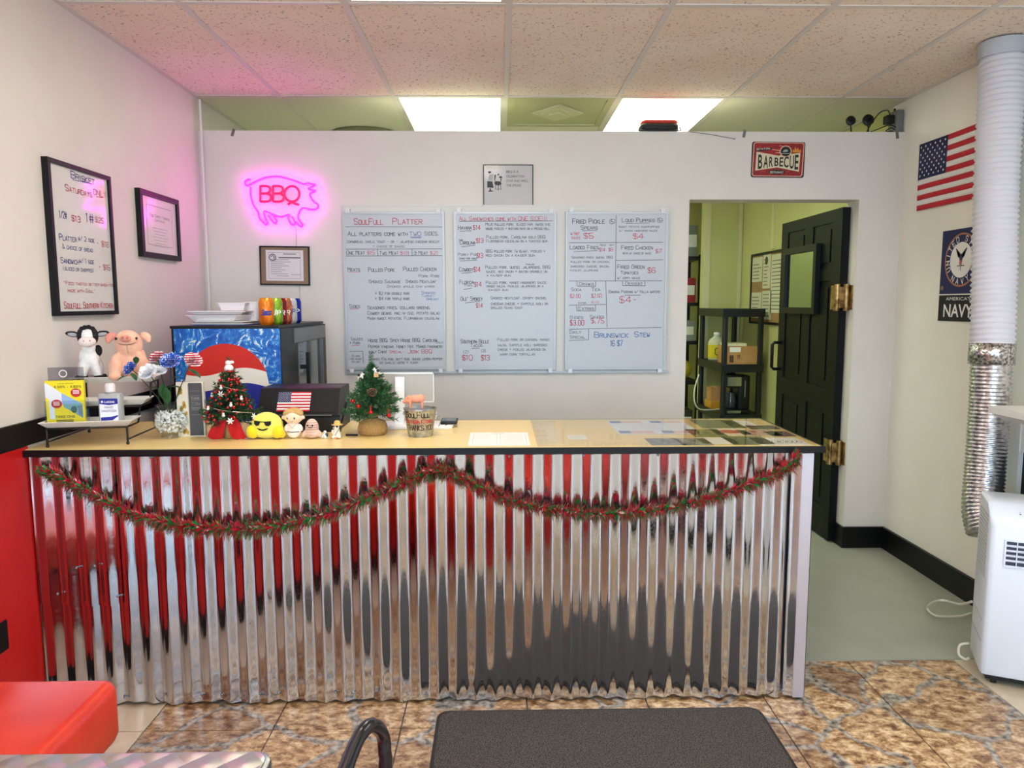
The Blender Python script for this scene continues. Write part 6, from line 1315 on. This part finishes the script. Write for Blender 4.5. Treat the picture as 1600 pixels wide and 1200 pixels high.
MB().box(.002, .118, .006, .01, .235, .31).build('steel_panel', M_steel, cm); MB().box(.002, .118, -.003, .0, .006, .028).build('base_plate', M_steel, cm); MB().box(.15, .158, .016, .02, .14, .28).build('water_gauge', mat('gauge_grey', (120, 124, 124), .3), cm)
MB().lathe([(.04, .036), (.05, .05), (.052, .1), (.04, .15), (.034, .17), (.036, .175)], 24, (.055, .09, 0)).build('carafe', mat('carafe_glass', (60, 66, 74), .05, .3), cm, True)
# bulletin board on the kitchen right wall
bb0, bb1 = P(1175, 398, x=XR-.012), P(1222, 390, x=XR-.012)
kb = thing('bulletin_board', 'cork bulletin board with notices beside the kitchen door', 'bulletin board', (XR, bb0.y, 1.25)); L0 = 1.15; Hb = bb0.z-1.25
MB().box(-.012, 0, -L0, 0, 0, Hb).build('cork', noise_col('cork', [(.3, (150, 116, 70)), (.7, (176, 140, 92))], 60, .9), kb)
for q in ((-L0, 0, 0, .02), (-L0, 0, Hb-.02, Hb), (-L0, -L0+.02, .02, Hb-.02), (-.02, 0, .02, Hb-.02)): MB().box(-.02, 0, *q).build('frame_rail', M_black, kb)
for y0, y1, z0, z1 in ((-.27, -.03, .36, .57), (-.27, -.03, .05, .27), (-.46, -.29, .30, .58), (-.50, -.29, .04, .28), (-.80, -.48, .10, .57), (-1.1, -.83, .1, .55)):
    nt_ = MB().box(-.0145, -.012, y0, y1, z0, z1).build('notice', mat('notice_paper', (214, 212, 186), .6), kb); mb = MB()
    for i in range(int((z1-z0)/.03)-1): flat(mb, rect(.02, (y1-y0)-.02-random.random()*.06, z0+.025+i*.03, z0+.033+i*.03), Vector((-.0145, y1, 0)), UR, UZ, .0006)
    mb.build('print', ink('olivegrey', (120, 118, 96)), nt_)
mb = MB(); flat(mb, disc(.035, 16, (.37, .53)), Vector((-.0152, 0, 0)), UR, UZ, .0008); mb.build('round_seal', ink('sealgreen', (70, 74, 50)), kb)
# second rack further back on the left
q0 = P(1060, 480, y=7.3).x
rk = thing('storage_rack', 'dark storage rack deep in the kitchen, left of the shelving', 'rack', (q0-.35, 7.2, 0))
for z in (.10, .62, 1.02, 1.40, 1.85): MB().box(0, .55, 0, .45, z, z+.035).build('shelf_board', M_shelf, rk)
for x in (0, .52):
    for y in (0, .42): MB().box(x, x+.03, y, y+.03, 0, 1.9).build('post', M_shelf, rk)
def rkbox(name, label, cat, lx, z, w_, h_, m_, soft=False):
    t = thing(name, label, cat, (q0-.35+lx, 7.23, z+.036))
    if soft: blob('bag_body', [((w_/2, .12, h_*.42), (w_*.52, .12, h_*.42)), ((w_*.4, .12, h_*.75), (w_*.2, .08, h_*.22))], .012, m_, t); MB().lathe([(.02, h_*.9), (.012, h_*.97), (.03, h_*1.05)], 10, (w_*.4, .12, 0)).build('tied_neck', m_, t, True)
    else: MB().box(0, w_, 0, .3, 0, h_).build('carton', m_, t); MB().box(.01, w_-.01, -.001, 0, h_*.3, h_*.7).build('label', M_paper, t)
rkbox('foil_tray_stack', 'stack of grey foil pans high on the storage rack', 'pans', .31, 1.85, .2, .3, mat('foil_pan', (170, 176, 170), .3, .8)); rkbox('red_carton', 'red and white carton on the storage rack', 'box', .36, 1.40, .14, .24, mat('carton_red', (160, 30, 34), .5)); rkbox('grey_bin', 'grey lidded bin on the storage rack', 'bin', .32, 1.02, .18, .2, mat('bin_grey', (140, 148, 146), .5)); rkbox('yellow_bag', 'yellow plastic bag low on the storage rack', 'bag', .29, .62, .22, .25, mat('yellow_film', (206, 190, 60), .3), True); rkbox('snack_bag', 'dark carton on bottom shelf of the storage rack', 'box', .3, .10, .2, .22, mat('dark_carton', (60, 56, 50), .6))
MB(Matrix.Translation(-Vector(cm.location))).tube(smooth_path([P(1092, 585, y=5.97), P(1085, 610, y=5.95), P(1086, 630, y=5.95), P(1096, 640, y=6.0), Vector(cm.location)+Vector((0, .15, .02))]), .006, 6).build('power_cord', mat('cream_cord'), cm, True)
